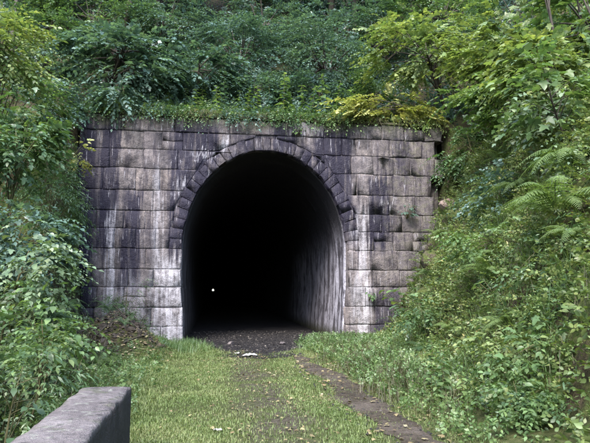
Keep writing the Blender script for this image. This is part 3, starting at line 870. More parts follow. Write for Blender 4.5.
# bare leaning stems at upper right
for lab, b, tip, r0, sd in (('thin dark sapling stem leaning left at the upper right', (7.6, 11.2), (7.0, 11.2, 9.4), 0.035, 340),
                            ('thin dark sapling stem leaning across the top right corner', (8.4, 10.8), (6.9, 10.9, 9.2), 0.03, 341)):
    rng = np.random.default_rng(sd)
    z = GZ(*b); o = np.array([b[0], b[1], z])
    root = thing('leaning_sapling', lab, 'tree', o, 'leaning sapling stems')
    cl, P, Dv = crown_points((tip[0], tip[1], tip[2] + 0.9), (1.0, 0.9, 0.7), 7, 50, rng)
    V, F = woody(o, cl, r0, rng, tip)
    link('trunk', tri_mesh('leaning_wood', V - o, F, BARK, True), root)
    V, F = sprays(P, Dv, 0.5 * rng.uniform(0.6, 1.2, 50), 8, 0.12, T_PALM, rng)
    link('crown', tri_mesh('leaning_leaves', V - o, F, LM['lime']), root)

# ------------------------------------------------------------------ left bank shrubs
tree('hazel_sapling', 'bright yellow-green sapling leaning in at the upper left edge', 'tree', (-4.8, 12.0), (-4.15, 11.4, 6.2), (0.85, 0.8, 1.15), 20, 420, 0.42, 8, 0.115, T_OV, 'lime', 400, r0=0.04, droop=0.4, clump=0.36, shell=0.3)
tree('elder_shrub', 'green broad-leaved shrub at the left edge beneath the yellow-green sapling', 'shrub', (-4.1, 11.2), (-3.5, 10.6, 4.1), (0.85, 0.8, 0.95), 18, 340, 0.40, 9, 0.12, T_OV, 'mid', 401, r0=0.03, droop=0.5, clump=0.36, shell=0.3, bark=STEM, big=60, big_s=0.16, big_t='palm')
tree('elder_shrub', 'dark feathery shrub hugging the left end of the wall', 'shrub', (-4.0, 13.6), (-3.5, 13.3, 3.5), (0.75, 0.75, 1.35), 22, 480, 0.42, 10, 0.10, T_NAR, 'mid', 402, r0=0.03, droop=0.7, clump=0.34, shell=0.3, bark=STEM)
tree('elder_shrub', 'leafy green shrub on the left bank in front of the feathery shrub', 'shrub', (-3.6, 10.4), (-3.1, 10.0, 2.3), (0.75, 0.75, 0.8), 16, 320, 0.36, 9, 0.105, T_OV, 'blue', 403, r0=0.025, droop=0.55, clump=0.36, shell=0.3, bark=STEM, big=50, big_s=0.13, big_t='palm')
tree('bramble_shrub', 'pale-leaved shrub with large leaves halfway down the left edge', 'shrub', (-2.7, 8.0), (-2.3, 7.7, 1.75), (0.55, 0.6, 0.6), 12, 120, 0.30, 8, 0.085, T_OV, 'pale', 404, r0=0.018, droop=0.5, clump=0.38, shell=0.3, bark=STEM, big=70, big_s=0.12, big_t='palm')
tree('bramble_shrub', 'green shrub with glossy leaves behind the parapet', 'shrub', (-1.95, 6.5), (-1.75, 6.4, 0.95), (0.50, 0.65, 0.55), 12, 130, 0.26, 8, 0.075, T_OV, 'light', 405, r0=0.014, droop=0.5, clump=0.38, shell=0.3, bark=STEM, big=70, big_s=0.10, big_t='ov')
tree('bramble_shrub', 'low dark green bush in the lower left corner beside the parapet', 'shrub', (-1.65, 5.2), (-1.55, 5.2, 0.62), (0.36, 0.6, 0.40), 10, 100, 0.24, 8, 0.07, T_NAR, 'mid', 406, r0=0.012, droop=0.5, clump=0.4, shell=0.3, bark=STEM, big=40, big_s=0.09, big_t='ov')
tree('bramble_shrub', 'arching leafy bush beyond the parapet below the earth heap', 'shrub', (-2.45, 8.9), (-2.35, 8.8, 0.75), (0.42, 0.7, 0.42), 12, 130, 0.30, 8, 0.08, T_OV, 'light', 407, r0=0.014, droop=0.5, clump=0.4, shell=0.3, bark=STEM)
tree('elder_shrub', 'dense green shrub filling the left edge between the sapling and the wall', 'shrub', (-5.3, 14.2), (-4.6, 13.9, 5.7), (0.95, 0.8, 1.0), 20, 420, 0.42, 9, 0.115, T_OV, 'mid', 410, r0=0.03, droop=0.5, clump=0.34, shell=0.25, bark=STEM)
tree('elder_shrub', 'bluish shrub at the wall\'s upper left corner under the spreading tree', 'shrub', (-4.6, 16.2), (-4.2, 15.9, 6.5), (0.75, 0.5, 0.8), 14, 240, 0.40, 9, 0.11, T_OV, 'blue', 411, r0=0.025, droop=0.5, clump=0.34, shell=0.25, bark=STEM)
tree('wall_sprig', 'small yellowish sprig against the left end of the wall', 'plant', (-4.0, 15.6), (-3.45, 15.4, 5.0), (0.32, 0.25, 0.42), 6, 34, 0.26, 7, 0.09, T_OV, 'yellow', 408, r0=0.015, droop=0.5, bark=STEM)
tree('leafy_bush', 'green bush growing at the foot of the wall above the earth heap', 'shrub', (-2.2, 15.7), (-2.2, 15.7, 1.35), (0.62, 0.4, 0.45), 10, 120, 0.28, 9, 0.07, T_NAR, 'mid', 409, r0=0.012, droop=0.6, bark=STEM)

# ------------------------------------------------------------------ right bank shrubs
tree('elder_shrub', 'blue-grey leaved shrub halfway up the right bank', 'shrub', (6.7, 11.9), (5.95, 11.3, 3.3), (0.8, 0.7, 0.75), 14, 190, 0.38, 9, 0.105, T_OV, 'blue', 420, r0=0.022, droop=0.6, clump=0.36, shell=0.3, bark=STEM, big=40, big_s=0.14, big_t='ov')
tree('elder_shrub', 'green shrub on the bank just right of the wall\'s ragged end', 'shrub', (7.6, 15.4), (7.1, 15.2, 5.3), (0.7, 0.5, 0.85), 14, 230, 0.38, 9, 0.105, T_OV, 'mid', 421, r0=0.022, droop=0.6, bark=STEM, shell=0.3)
tree('hazel_shrub', 'yellow-green shrub midway along the right bank', 'shrub', (5.4, 10.0), (4.75, 9.6, 2.15), (0.65, 0.6, 0.5), 12, 150, 0.32, 9, 0.085, T_OV, 'light', 422, r0=0.018, droop=0.55, bark=STEM, shell=0.3)
tree('hazel_shrub', 'dark leafy shrub at the right edge below the big fern', 'shrub', (5.1, 7.6), (4.55, 7.3, 1.75), (0.55, 0.55, 0.5), 12, 150, 0.28, 8, 0.08, T_OV, 'mid', 423, r0=0.016, droop=0.55, bark=STEM, shell=0.3, big=40, big_s=0.11, big_t='ov')
tree('raspberry_shrub', 'light green bush with large leaves in the lower right corner', 'shrub', (3.8, 6.2), (3.55, 5.95, 0.72), (0.48, 0.5, 0.42), 12, 120, 0.26, 8, 0.075, T_OV, 'light', 424, r0=0.014, droop=0.5, bark=STEM, shell=0.3, big=60, big_s=0.105, big_t='palm')
tree('raspberry_shrub', 'yellowing bush low on the right beside the light green one', 'shrub', (3.6, 6.9), (3.45, 6.8, 0.75), (0.36, 0.4, 0.32), 9, 70, 0.24, 8, 0.07, T_OV, 'lime', 425, r0=0.012, droop=0.5, bark=STEM, shell=0.3, big=26, big_s=0.09, big_t='ov')
tree('leafy_bush', 'green nettle-like bush at the foot of the right bank, mid distance', 'shrub', (4.4, 11.6), (4.15, 11.4, 1.0), (0.6, 0.7, 0.5), 12, 150, 0.28, 9, 0.075, T_OV, 'mid', 426, r0=0.012, droop=0.5, bark=STEM, shell=0.3)
tree('leafy_bush', 'low green weedy bush at the bottom edge, right of the path', 'shrub', (2.95, 5.5), (2.9, 5.4, 0.38), (0.42, 0.45, 0.26), 10, 120, 0.24, 8, 0.06, T_OV, 'light', 428, r0=0.008, droop=0.5, bark=STEM, shell=0.3)
tree('leafy_bush', 'rounded green bush at the bottom right, nearest the viewer', 'shrub', (3.35, 5.5), (3.3, 5.45, 0.42), (0.45, 0.45, 0.32), 12, 170, 0.24, 8, 0.06, T_OV, 'mid', 429, r0=0.008, droop=0.5, bark=STEM, shell=0.2)
tree('hazel_shrub', 'leafy green shrub at the right edge above the light green corner bush', 'shrub', (4.6, 6.4), (4.25, 6.2, 1.15), (0.45, 0.5, 0.5), 12, 150, 0.28, 8, 0.08, T_OV, 'mid', 430, r0=0.014, droop=0.5, bark=STEM, shell=0.2, big=30, big_s=0.10, big_t='ov')
tree('elder_shrub', 'pale shrub with drooping leaves at the right edge above the big fern', 'shrub', (6.3, 8.5), (5.55, 8.2, 3.55), (0.6, 0.6, 0.45), 11, 120, 0.34, 8, 0.095, T_OV, 'pale', 427, r0=0.018, droop=0.6, bark=STEM, shell=0.3)

# ------------------------------------------------------------------ ferns
def frond_mesh(seed, mat='fern', L=1.0, n=28, width=0.22, arch=0.5):
    rng = np.random.default_rng(seed)
    t = np.linspace(0, 1, 14)
    pts = np.stack([0.05 * np.sin(t * 3 + seed), t * (1 - 0.18 * arch * t), 0.42 * np.sin(t * 2.1) * 0.8 - arch * 0.75 * t ** 2.2], -1) * L
    parts = [tube(pts, np.linspace(0.007, 0.002, 14), 3)]
    for k in range(n):
        s = 0.16 + 0.84 * k / n
        i = s * 13; a = int(min(12, i)); p0 = pts[a] + (pts[a + 1] - pts[a]) * (i - a)
        tg = unit(pts[a + 1] - pts[a])
        ln = width * L * (math.sin(min(1, (s - 0.08) * 2.6) * math.pi / 2)) * (1.02 - s) ** 0.75 * 1.35
        for sd in (-1, 1):
            x = np.array([sd, 0, 0.0]); d = unit(x + tg * 0.45 + np.array([0, 0, -0.25]) + rng.normal(0, 0.06, 3))
            nr = unit(np.cross(np.cross(d, tg), d) * 0 + np.cross(tg, x) * sd * (1) + rng.normal(0, .1, 3))
            if nr[2] < 0: nr = -nr
            wv = unit(np.cross(nr, d))
            V, F = [], []
            m_ = 6
            for q in range(m_):
                u0, u1 = q / m_, (q + 1) / m_
                w0 = 0.0185 * L * (1 - u0) ** 0.6 * min(1.0, ln / (0.1 * L))
                um = (u0 + u1) / 2 + 0.06
                b = len(V)
                dr = lambda u: p0 + d * ln * u + np.array([0, 0, -0.22 * ln * u * u])
                V += [dr(u0), dr(u1), dr(um) + wv * w0, dr(um) - wv * w0]
                F += [(b, b + 1, b + 2), (b, b + 3, b + 1)]
            parts.append((np.array(V), F))
    V, F = join(parts)
    return tri_mesh('fern_frond', V, F, LM[mat])
FR = [frond_mesh(1, arch=0.45), frond_mesh(2, arch=0.7), frond_mesh(3, arch=0.95, width=0.24)]
FRM = [frond_mesh(4, 'mid', arch=0.5), frond_mesh(5, 'mid', arch=0.75), frond_mesh(6, 'mid', arch=0.95)]
def fern(label, loc, size, n, seed, toward=None, meshes=FR, up=0.75):
    rng = np.random.default_rng(seed)
    root = thing('fern', label, 'fern', loc, 'ferns on the banks')
    for k in range(n):
        a = 2 * math.pi * (k + rng.uniform(-.3, .3)) / n
        if toward is not None: a = toward + (k / max(1, n - 1) - 0.5) * 3.4 + rng.uniform(-.2, .2)
        d = np.array([math.cos(a), math.sin(a), up * rng.uniform(0.45, 1.15)])
        M = basis(d[None], np.array([[0, 0, 1.0]]))[0] * size * rng.uniform(0.75, 1.15)
        ob = link('frond', meshes[int(rng.integers(0, 3))], root)
        ob.matrix_local = Matrix([list(M[0]) + [0], list(M[1]) + [0], list(M[2]) + [0], [0, 0, 0, 1]])
def fr(label, x, y, size, n, seed, toward=None, dz=0.05, meshes=FR, up=0.75):
    fern(label, (x, y, GZ(x, y) + dz), size, n, seed, toward, meshes, up)
W_ = math.pi
fr('large bright green fern arching out at the right edge', 4.78, 7.35, 1.15, 11, 1, W_ * 1.05, 0.25, up=0.4)
fr('bright green fern just above the large one at the right edge', 5.35, 8.0, 0.95, 8, 2, W_ * 1.05, 0.15, up=0.4)
fr('spreading fern low on the right bank, below the blue-grey shrub', 5.0, 9.9, 0.8, 9, 3, W_ * 1.1, 0.1, up=0.5)
fr('mid green fern in the middle of the right bank', 4.55, 9.0, 0.7, 8, 4, W_ * 1.1, 0.1)
fr('fern at the foot of the right bank near the wall', 5.3, 13.6, 0.65, 8, 5, W_ * 1.15, 0.05, FRM)
fr('fern at lower right between the weeds and the dark shrub', 4.0, 7.6, 0.6, 8, 6, W_ * 1.1, 0.05)
fr('fern high on the right bank beside the wall\'s ragged end', 6.9, 13.0, 0.7, 8, 7, W_ * 1.15, 0.1)
fr('fern in the upper middle of the right bank, left of the pale drooping shrub', 5.9, 10.3, 0.75, 8, 21, W_ * 1.1, 0.1, up=0.5)
fr('fern beside the blue-grey shrub on its far side', 6.2, 12.4, 0.7, 8, 22, W_ * 1.15, 0.1)
fr('small fern beneath the yellow-green shrub of the right bank', 4.25, 9.9, 0.55, 8, 23, W_ * 1.1, 0.05)
fr('fern at the foot of the right bank beside the nettle-like bush', 4.0, 10.6, 0.5, 8, 24, W_ * 1.1, 0.05, FRM)
fr('fern hanging at the right edge beneath the dark leafy shrub', 4.5, 6.6, 0.6, 9, 25, W_ * 1.05, 0.1, up=0.45)
fr('low fern in the lower right, left of the yellowing bush', 3.45, 7.7, 0.45, 8, 26, None, 0.0)
fr('fern on the right bank directly below the pinkish boulder', 5.9, 14.4, 0.6, 8, 27, W_ * 1.2, 0.1)
fr('dark fern on the left bank below the feathery shrub', -3.15, 12.3, 0.75, 9, 8, 0.0 - 0.5, 0.1, FRM)
fr('fern hanging from the left bank beside the wall', -3.5, 14.4, 0.75, 8, 9, -0.6, 0.25, FRM, 0.4)
fr('small fern beside the earth heap, left of the mouth', -2.05, 11.4, 0.5, 9, 10, None, 0.0)
fr('fern at the left edge among the pale leaves', -2.55, 7.0, 0.55, 8, 11, -0.3, 0.1)
fr('dark fern growing out of the top of the earth heap', -2.5, 14.9, 0.55, 9, 31, None, 0.05, FRM)
fr('small dark fern on the near side of the earth heap', -1.9, 13.4, 0.4, 8, 32, None, 0.0, FRM)
fr('fern behind the far end of the parapet', -1.5, 7.3, 0.42, 8, 12, None, 0.0)

# ------------------------------------------------------------------ tall weeds
def weed_mesh(seed, h=1.0, pairs=9, leaf=0.17, tmpl=T_OV):
    rng = np.random.default_rng(seed)
    st = bez((0, 0, 0), (rng.normal(0, .08), rng.normal(0, .08), h), (rng.normal(0, .05), rng.normal(0, .05), 0), 8)
    SV = tube(st, np.linspace(0.008, 0.003, 8), 4)
    P, Dd, S = [], [], []
    for k in range(pairs):
        t = 0.12 + 0.86 * k / (pairs - 1); i = t * 7; a = int(min(6, i)); p = st[a] + (st[a + 1] - st[a]) * (i - a)
        an = k * 1.57 + rng.uniform(-.3, .3)
        for s in (0, math.pi):
            P.append(p); Dd.append((math.cos(an + s), math.sin(an + s), rng.uniform(-.45, .25))); S.append(leaf * (1.15 - 0.8 * abs(t - 0.4)) * rng.uniform(.8, 1.2))
    V, F = assemble(tmpl, np.array(P), basis(np.array(Dd), UP + rng.normal(0, .2, (len(P), 3))), np.array(S))
    return SV, (V, F)
WEED = []
for k in range(3):
    for mat in ('mid', 'light', 'blue'):
        s, l = weed_mesh(50 + k, 1.0, 13, 0.19)
        WEED.append((tri_mesh('weed_stem', *s, STEM), tri_mesh('weed_leaves', *l, LM[mat]), mat))
def weed(label, x, y, h, k, group, z=None, name='tall_weed'):
    root = thing(name, label, 'weed', (x, y, (GZ(x, y) if z is None else z) - 0.03), group)
    root.rotation_euler = (random.uniform(-.12, .12), random.uniform(-.12, .12), random.uniform(0, 6.28))
    root.scale = (h * 0.95, h * 0.95, h)
    link('stem', WEED[k][0], root); link('leaves', WEED[k][1], root)
ORD = ['first', 'second', 'third', 'fourth', 'fifth', 'sixth', 'seventh', 'eighth', 'ninth', 'tenth', 'eleventh', 'twelfth', 'thirteenth', 'fourteenth', 'fifteenth', 'sixteenth', 'seventeenth', 'eighteenth']
for i in range(18):
    x = -1.3 + 5.6 * (i + random.uniform(-.3, .3)) / 17
    weed(ORD[i] + ' from the left of the tall leafy weeds along the wall top over the arch', x, 16.78 + random.uniform(0, 0.2), random.uniform(0.85, 1.3) * (1.2 if 1.2 < x < 4 else 0.9), random.choice((1, 4, 7, 2)), 'weeds along the top of the wall')
ysort = sorted(random.uniform(6.2, 13.5) for _ in range(14))
for i, y in enumerate(ysort):
    x = float(xr(y)) - random.uniform(0.1, 0.75)
    weed(ORD[i] + ' nearest of the leafy weeds lining the right side of the earth path', x, y, random.uniform(0.4, 0.7), random.choice((0, 1, 3, 4, 6, 7)), 'weeds along the foot of the right bank')
ysort = sorted(random.uniform(7.2, 12.6) for _ in range(8))
for i, y in enumerate(ysort):
    x = random.uniform(-1.75, -1.0) - 0.03 * (y - 7)
    weed(ORD[i] + ' nearest of the leafy weeds on the left verge beyond the parapet', x, y, random.uniform(0.25, 0.5), random.choice((0, 1, 3, 4, 6, 7)), 'weeds on the left verge')

# big-leaved plant and tufts on the wall
def rosette(name, label, cat, loc, n, size, kind, mat, seed, stalk=0.3, face=None):
    rng = np.random.default_rng(seed)
    root = thing(name, label, cat, loc)
    for k in range(n):
        a = 2 * math.pi * k / n + rng.uniform(-.3, .3)
        if face is not None: a = face + rng.uniform(-1.4, 1.4)
        h = np.array([math.cos(a) * stalk * rng.uniform(.3, 1), math.sin(a) * stalk * rng.uniform(.3, 1), stalk * rng.uniform(0.3, 1.4)])
        stv = tube(bez((0, 0, 0), h, (0, 0, .05), 4), 0.006, 3)
        st = link('stalk', tri_mesh('stalk', *stv, STEM), root)
        d = np.array([math.cos(a), math.sin(a), -0.35]); nn = np.array([math.cos(a) * .5, math.sin(a) * .5, 1.0]) + rng.normal(0, .2, 3)
        M = basis(d[None], nn[None])[0] * size * rng.uniform(.7, 1.2)
        ob = link('leaf', big_mesh(kind, mat, int(rng.integers(0, 3))), root)
        ob.matrix_local = Matrix([list(M[0]) + [h[0]], list(M[1]) + [h[1]], list(M[2]) + [h[2]], [0, 0, 0, 1]])
rosette('broad_leaf_plant', 'bright green plant with broad round leaves at the right foot of the wall', 'plant', (5.2, 15.3, GZ(5.2, 15.3)), 22, 0.20, 'round', 'light', 1, 0.62)
rosette('broad_leaf_plant', 'broad-leaved plant among the weeds on the lower right bank', 'plant', (4.35, 8.4, GZ(4.35, 8.4)), 12, 0.12, 'round', 'light', 2, 0.4)
rosette('wall_plant', 'small green tuft growing out of the wall above the arch', 'plant', (2.45, D - 0.04, 5.95), 14, 0.13, 'ov', 'light', 3, 0.16, -1.57)
rosette('wall_plant', 'blue-green tuft growing out of the wall\'s right side', 'plant', (5.65, D - 0.04, 3.55), 22, 0.15, 'ov', 'blue', 4, 0.30, -1.57)
rosette('wall_plant', 'little plant at the base of the wall\'s right pillar', 'plant', (4.45, D - 0.1, 1.15), 12, 0.13, 'ov', 'mid', 5, 0.2, -1.57)

# ------------------------------------------------------------------ undergrowth (uncountable, one object per mass)
def normal_at(fz, x, y, e=0.12):
    gx = (fz(x + e, y) - fz(x - e, y)) / (2 * e); gy = (fz(x, y + e) - fz(x, y - e)) / (2 * e)
    return unit(np.stack([-gx, -gy, np.ones_like(gx)], -1)), np.sqrt(1 + gx * gx + gy * gy)

def undergrowth(label, fz, box, n, keep, L, nl, leaf, tmpl, mat, seed, droop=0.35, name='undergrowth'):
    rng = np.random.default_rng(seed)
    x = rng.uniform(box[0], box[1], n * 6); y = rng.uniform(box[2], box[3], n * 6)
    nr, ar = normal_at(fz, x, y)
    ok = (rng.uniform(0, 3.2, len(x)) < ar) & (rng.uniform(0, 1, len(x)) < keep(x, y))
    x, y, nr = x[ok][:n], y[ok][:n], nr[ok][:n]
    P = np.stack([x, y, fz(x, y) - 0.02], -1) + nr * rng.uniform(0, 0.14, (len(x), 1))
    Dv = nr * 0.7 + UP * 0.55 + rng.normal(0, 0.55, P.shape)
    V, F = sprays(P, Dv, L * rng.uniform(0.5, 1.35, len(P)), nl, leaf, tmpl, rng, droop, 60, 0.35)
    o = link(name, tri_mesh(name, V, F, LM[mat]))
    return tag(o, label, 'undergrowth', kind='stuff')
def patch(seed, lo, hi, sc=0.7): return lambda x, y: sm(lo, hi, fbm(x * sc, y * sc, seed) + 0.5)
def rb(x, y): return sm(-0.55, 0.1, x - xr(y)) * sm(16.3, 15.9, y) * (1 - 0.62 * sm(12.8, 14.2, y) * sm(2.4, 1.4, x - xr(y)))
def lb(x, y): return sm(-0.1, 0.35, xl(y) - x) * sm(16.2, 15.8, y) * (1 - 0.85 * np.exp(-(((x + 2.2) / 0.9) ** 2 + ((y - 14.2) / 1.6) ** 2)))
RB = (2.2, 11.5, 3.4, 16.3); LB = (-7.0, -1.4, 4.0, 16.2)
undergrowth('mixed leafy undergrowth covering the right bank', ground_z, RB, 7600, lambda x, y: rb(x, y) * patch(51, .15, .36)(x, y), 0.32, 9, 0.070, T_OV, 'mixed', 51)
undergrowth('yellow-green small-leaved undergrowth in patches on the right bank', ground_z, RB, 2600, lambda x, y: rb(x, y) * patch(52, .45, .6)(x, y), 0.30, 9, 0.062, T_OV, 'lime', 52)
undergrowth('dark narrow-leaved undergrowth in patches on the right bank', ground_z, RB, 2200, lambda x, y: rb(x, y) * patch(53, .42, .6)(x, y), 0.36, 10, 0.085, T_NAR, 'mid', 53, 0.6)
undergrowth('mixed leafy undergrowth covering the left bank', ground_z, LB, 5200, lambda x, y: lb(x, y) * patch(54, .25, .5)(x, y), 0.32, 9, 0.072, T_OV, 'mid', 54, 0.5)
undergrowth('pale undergrowth in patches on the left bank', ground_z, LB, 1800, lambda x, y: lb(x, y) * patch(55, .48, .62)(x, y), 0.30, 8, 0.080, T_OV, 'pale', 55)
undergrowth('dark leafy ground cover on the slope above the wall', hill_z, (-8, 13, D + 0.5, 26), 8000, lambda x, y: patch(56, .25, .5)(x, y), 0.55, 8, 0.125, T_DIA, 'dark', 56, 0.5)
undergrowth('brighter leafy ground cover on the slope just behind the wall top', hill_z, (-4, 11, D + 0.3, 18.6), 1800, lambda x, y: sm(18.6, 17.2, y) * patch(70, .3, .55, 0.9)(x, y), 0.34, 8, 0.085, T_OV, 'mid', 57, 0.5)
undergrowth('weedy leafy growth along the brink above the wall', hill_z, (-3.4, 6.4, D + 0.36, D + 1.3), 420, lambda x, y: patch(60, .42, .6, 0.9)(x, y), 0.85, 11, 0.10, T_OV, 'blue', 60, 0.25)
undergrowth('narrow-leaved weeds in patches along the brink above the wall', hill_z, (-3.4, 6.4, D + 0.36, D + 1.0), 380, lambda x, y: patch(68, .42, .6, 0.8)(x, y), 0.6, 12, 0.12, T_NAR, 'light', 61, 0.3)
undergrowth('short light green weeds in patches along the brink above the wall', hill_z, (-3.4, 6.4, D + 0.36, D + 1.3), 420, lambda x, y: patch(69, .42, .6, 1.3)(x, y), 0.4, 9, 0.075, T_OV, 'light', 62, 0.3)
undergrowth('low small-leaved ground cover beside the earth path', ground_z, (2.1, 5.0, 5.0, 16.2), 3000, lambda x, y: sm(2.15, 2.5, x + 0.3 * fbm(y * 2, y * 0, 4)) * sm(0.5, 0.1, x - xr(y)) , 0.20, 8, 0.050, T_OV, 'light', 58)
undergrowth('sparse dark weeds overgrowing the earth heap', ground_z, (-3.2, -1.0, 12.2, 16.0), 330, lambda x, y: patch(73, .4, .6, 1.4)(x, y), 0.26, 8, 0.07, T_NAR, 'mid', 74)
undergrowth('leafy clover-like cover on the left verge', ground_z, (-2.3, -0.75, 6.0, 14.2), 1100, lambda x, y: sm(-0.75, -1.2, x + 0.5 * fbm(y * 1.3, y * 0, 8)) * sm(12.9, 11.8, y), 0.16, 7, 0.045, T_OV, 'light', 59)

# ------------------------------------------------------------------ grass
def blades(P, h, w, rng, lean=0.5, hang=0.0):
    n = len(P)
    a = rng.uniform(0, 2 * np.pi, n)
    d = np.stack([np.cos(a), np.sin(a), np.zeros(n)], -1)
    s = np.stack([-np.sin(a), np.cos(a), np.zeros(n)], -1)
    ln = rng.uniform(0.1, 1.0, n)[:, None] * lean
    h = h[:, None]; w = (w * rng.uniform(.7, 1.3, n))[:, None]
    b0, b1 = P - s * w, P + s * w
    mid = P + UP * h * 0.6 + d * h * ln * 0.45
    tip = P + UP * h * (1 - 0.35 * ln) + d * h * ln * 1.25
    V = np.stack([b0, b1, mid + s * w * .8, mid - s * w * .8, tip], 1).reshape(-1, 3)
    F = np.array([(0, 1, 2), (0, 2, 3), (3, 2, 4)])[None] + (np.arange(n) * 5)[:, None, None]
    return V, F.reshape(-1, 3)
rng = np.random.default_rng(90)
n = 240000
x = rng.uniform(-1.6, 2.6, n); y = 4.2 + 11.6 * rng.uniform(0, 1, n) ** 1.15
dens = 0.22 + 0.78 * sm(0.15, 0.75, np.abs(x - 0.72 + 0.35 * fbm(y * 0.9, y * 0, 61))) * 1.0
dens *= 0.35 + 0.65 * sm(0.40, 0.60, fbm(x * 1.7, y * 1.7, 62) + 0.5)
dens *= 1 - (0.86 - 0.75 * sm(.48, .62, fbm(x * 1.1 + 5, y * 0.9, 87) + .5)) * (sm(1.52, 1.86, x + 0.25 * fbm(y * 1.4, x * 2, 63)) * sm(2.48, 2.16, x + 0.2 * fbm(y * 2.1, x * 2, 64)) * sm(13.2, 12.2, y))
mouth = sm(12.5, 13.9, y + 1.6 * fbm(x * 1.6, y * 1.6, 65)) * sm(0.25, -0.25, np.abs(x - 1.1) - 0.75 - 0.9 * sm(13.2, 16.0, y) + 0.5 * fbm(x * 2.2, y * 2.2, 66))
dens *= 1 - mouth
dens *= sm(-1.75, -1.25, x)
dens *= 1 - 0.9 * sm(0.10, 0.24, ground_z(x, y) - 0.0) * (x < 0)
ok = rng.uniform(0, 1, n) < dens
x, y = x[ok], y[ok]
P = np.stack([x, y, ground_z(x, y) - 0.005], -1)
tall_ = 0.018 + 0.036 * (fbm(x * 1.2, y * 1.2, 67) + 0.5) + 0.05 * sm(12.4, 15.0, y) + 0.04 * sm(-0.6, -1.2, x)
V, F = blades(P, tall_ * rng.uniform(.6, 1.4, len(x)), 0.0034, rng, 0.9)
tag(link('grass', tri_mesh('grass', V, F, LM['grass'])), 'short yellowish green grass growing over the old track bed', 'grass', kind='stuff')
# rough grass clumps at the sides of the mouth
def clumps(label, spots, n, h, spread, mat, seed, w=0.004, name='rough_grass', lean=0.9, fz=GZ):
    rng = np.random.default_rng(seed); Ps = []
    for (cx_, cy_) in spots:
        q = rng.normal(0, spread, (n, 2))
        Ps.append(np.stack([cx_ + q[:, 0], cy_ + q[:, 1]], -1))
    Q = np.vstack(Ps)
    z = hill_z(Q[:, 0], np.maximum(Q[:, 1], D + .36)) if name == 'grass_fringe' else ground_z(Q[:, 0], Q[:, 1])
    P = np.stack([Q[:, 0], Q[:, 1], z - 0.01], -1)
    V, F = blades(P, h * rng.uniform(.4, 1.3, len(P)), w, rng, lean)
    return tag(link(name, tri_mesh(name, V, F, LM[mat])), label, 'grass', kind='stuff')
clumps('lush green grass at both sides of the tunnel mouth', [(-0.65, 15.3), (-0.75, 14.6), (-0.9, 13.9), (-0.45, 14.9), (-0.3, 14.2), (3.1, 15.4), (2.7, 14.9), (3.5, 15.8), (3.6, 15.0), (4.1, 15.4), (3.0, 14.2), (2.6, 13.8), (3.3, 16.1), (-0.65, 16.0)], 420, 0.22, 0.22, 'light', 91)
rr = random.Random(4)
clumps('rough grass fringing the edge of the wall top', [(rr.uniform(-3.4, 6.4), rr.uniform(16.75, 17.1)) for _ in range(22)], 110, 0.36, 0.14, 'mid', 92, 0.006, 'grass_fringe', 1.3)
clumps('straggling grasses between the weeds at the right of the path', [(rr.uniform(2.4, 3.6), rr.uniform(6, 15)) for _ in range(60)], 60, 0.26, 0.16, 'dry', 93, 0.004)
ra = random.Random(14)
sp = []
while len(sp) < 150:
    y = ra.uniform(5.2, 15.8); x = float(xr(y)) + ra.uniform(-.2, 3.2); sp.append((x, y))
clumps('long arching grasses scattered over the right bank', sp[:90], 46, 0.46, 0.10, 'light', 95, 0.0045, 'long_grass', 1.6)
clumps('dead straw-coloured stalks among the growth on the right bank', sp[90:], 30, 0.55, 0.16, 'dry', 96, 0.004, 'dead_stalks', 1.0)
sp = [(float(xl(y)) - ra.uniform(-.2, 1.6), y) for y in [ra.uniform(5.5, 14.5) for _ in range(50)]]
clumps('long grasses and dead stalks on the left bank', sp, 40, 0.5, 0.12, 'dry', 97, 0.004, 'dead_stalks', 1.2)
# dry roots and stalks hanging over the wall top
rng = np.random.default_rng(94)
n = 1500
x = rng.uniform(-3.3, 6.3, n)
wgt = 0.05 + 0.8 * sm(-.02, .2, fbm(x * 1.3, x * 0, 95)); ok = rng.uniform(0, 1, n) < wgt; x = x[ok]; n = len(x)
L = rng.uniform(0.05, 0.34, n) * rng.uniform(.4, 1, n)
p0 = np.stack([x, np.full(n, D + 0.25) + rng.uniform(-.1, .1, n), np.full(n, WT + 0.06) + rng.uniform(-.03, .12, n)], -1)
p1 = np.stack([x + rng.normal(0, .06, n), np.full(n, D - 0.10) - rng.uniform(0, .12, n), np.full(n, WT + 0.05) + rng.uniform(-.02, .14, n)], -1)
p2 = p1 + np.stack([rng.normal(0, .09, n), -rng.uniform(0, .05, n), -L], -1)
sx = np.array([0.004, 0, 0])
V = np.stack([p0 - sx, p0 + sx, p1 + sx, p1 - sx, p2], 1).reshape(-1, 3)
F = (np.array([(0, 1, 2), (0, 2, 3), (3, 2, 4)])[None] + (np.arange(n) * 5)[:, None, None]).reshape(-1, 3)
tag(link('hanging_grass', tri_mesh('hanging_grass', V, F, LM['dry'])), 'dry grass and roots hanging over the top edge of the wall', 'grass', kind='stuff')

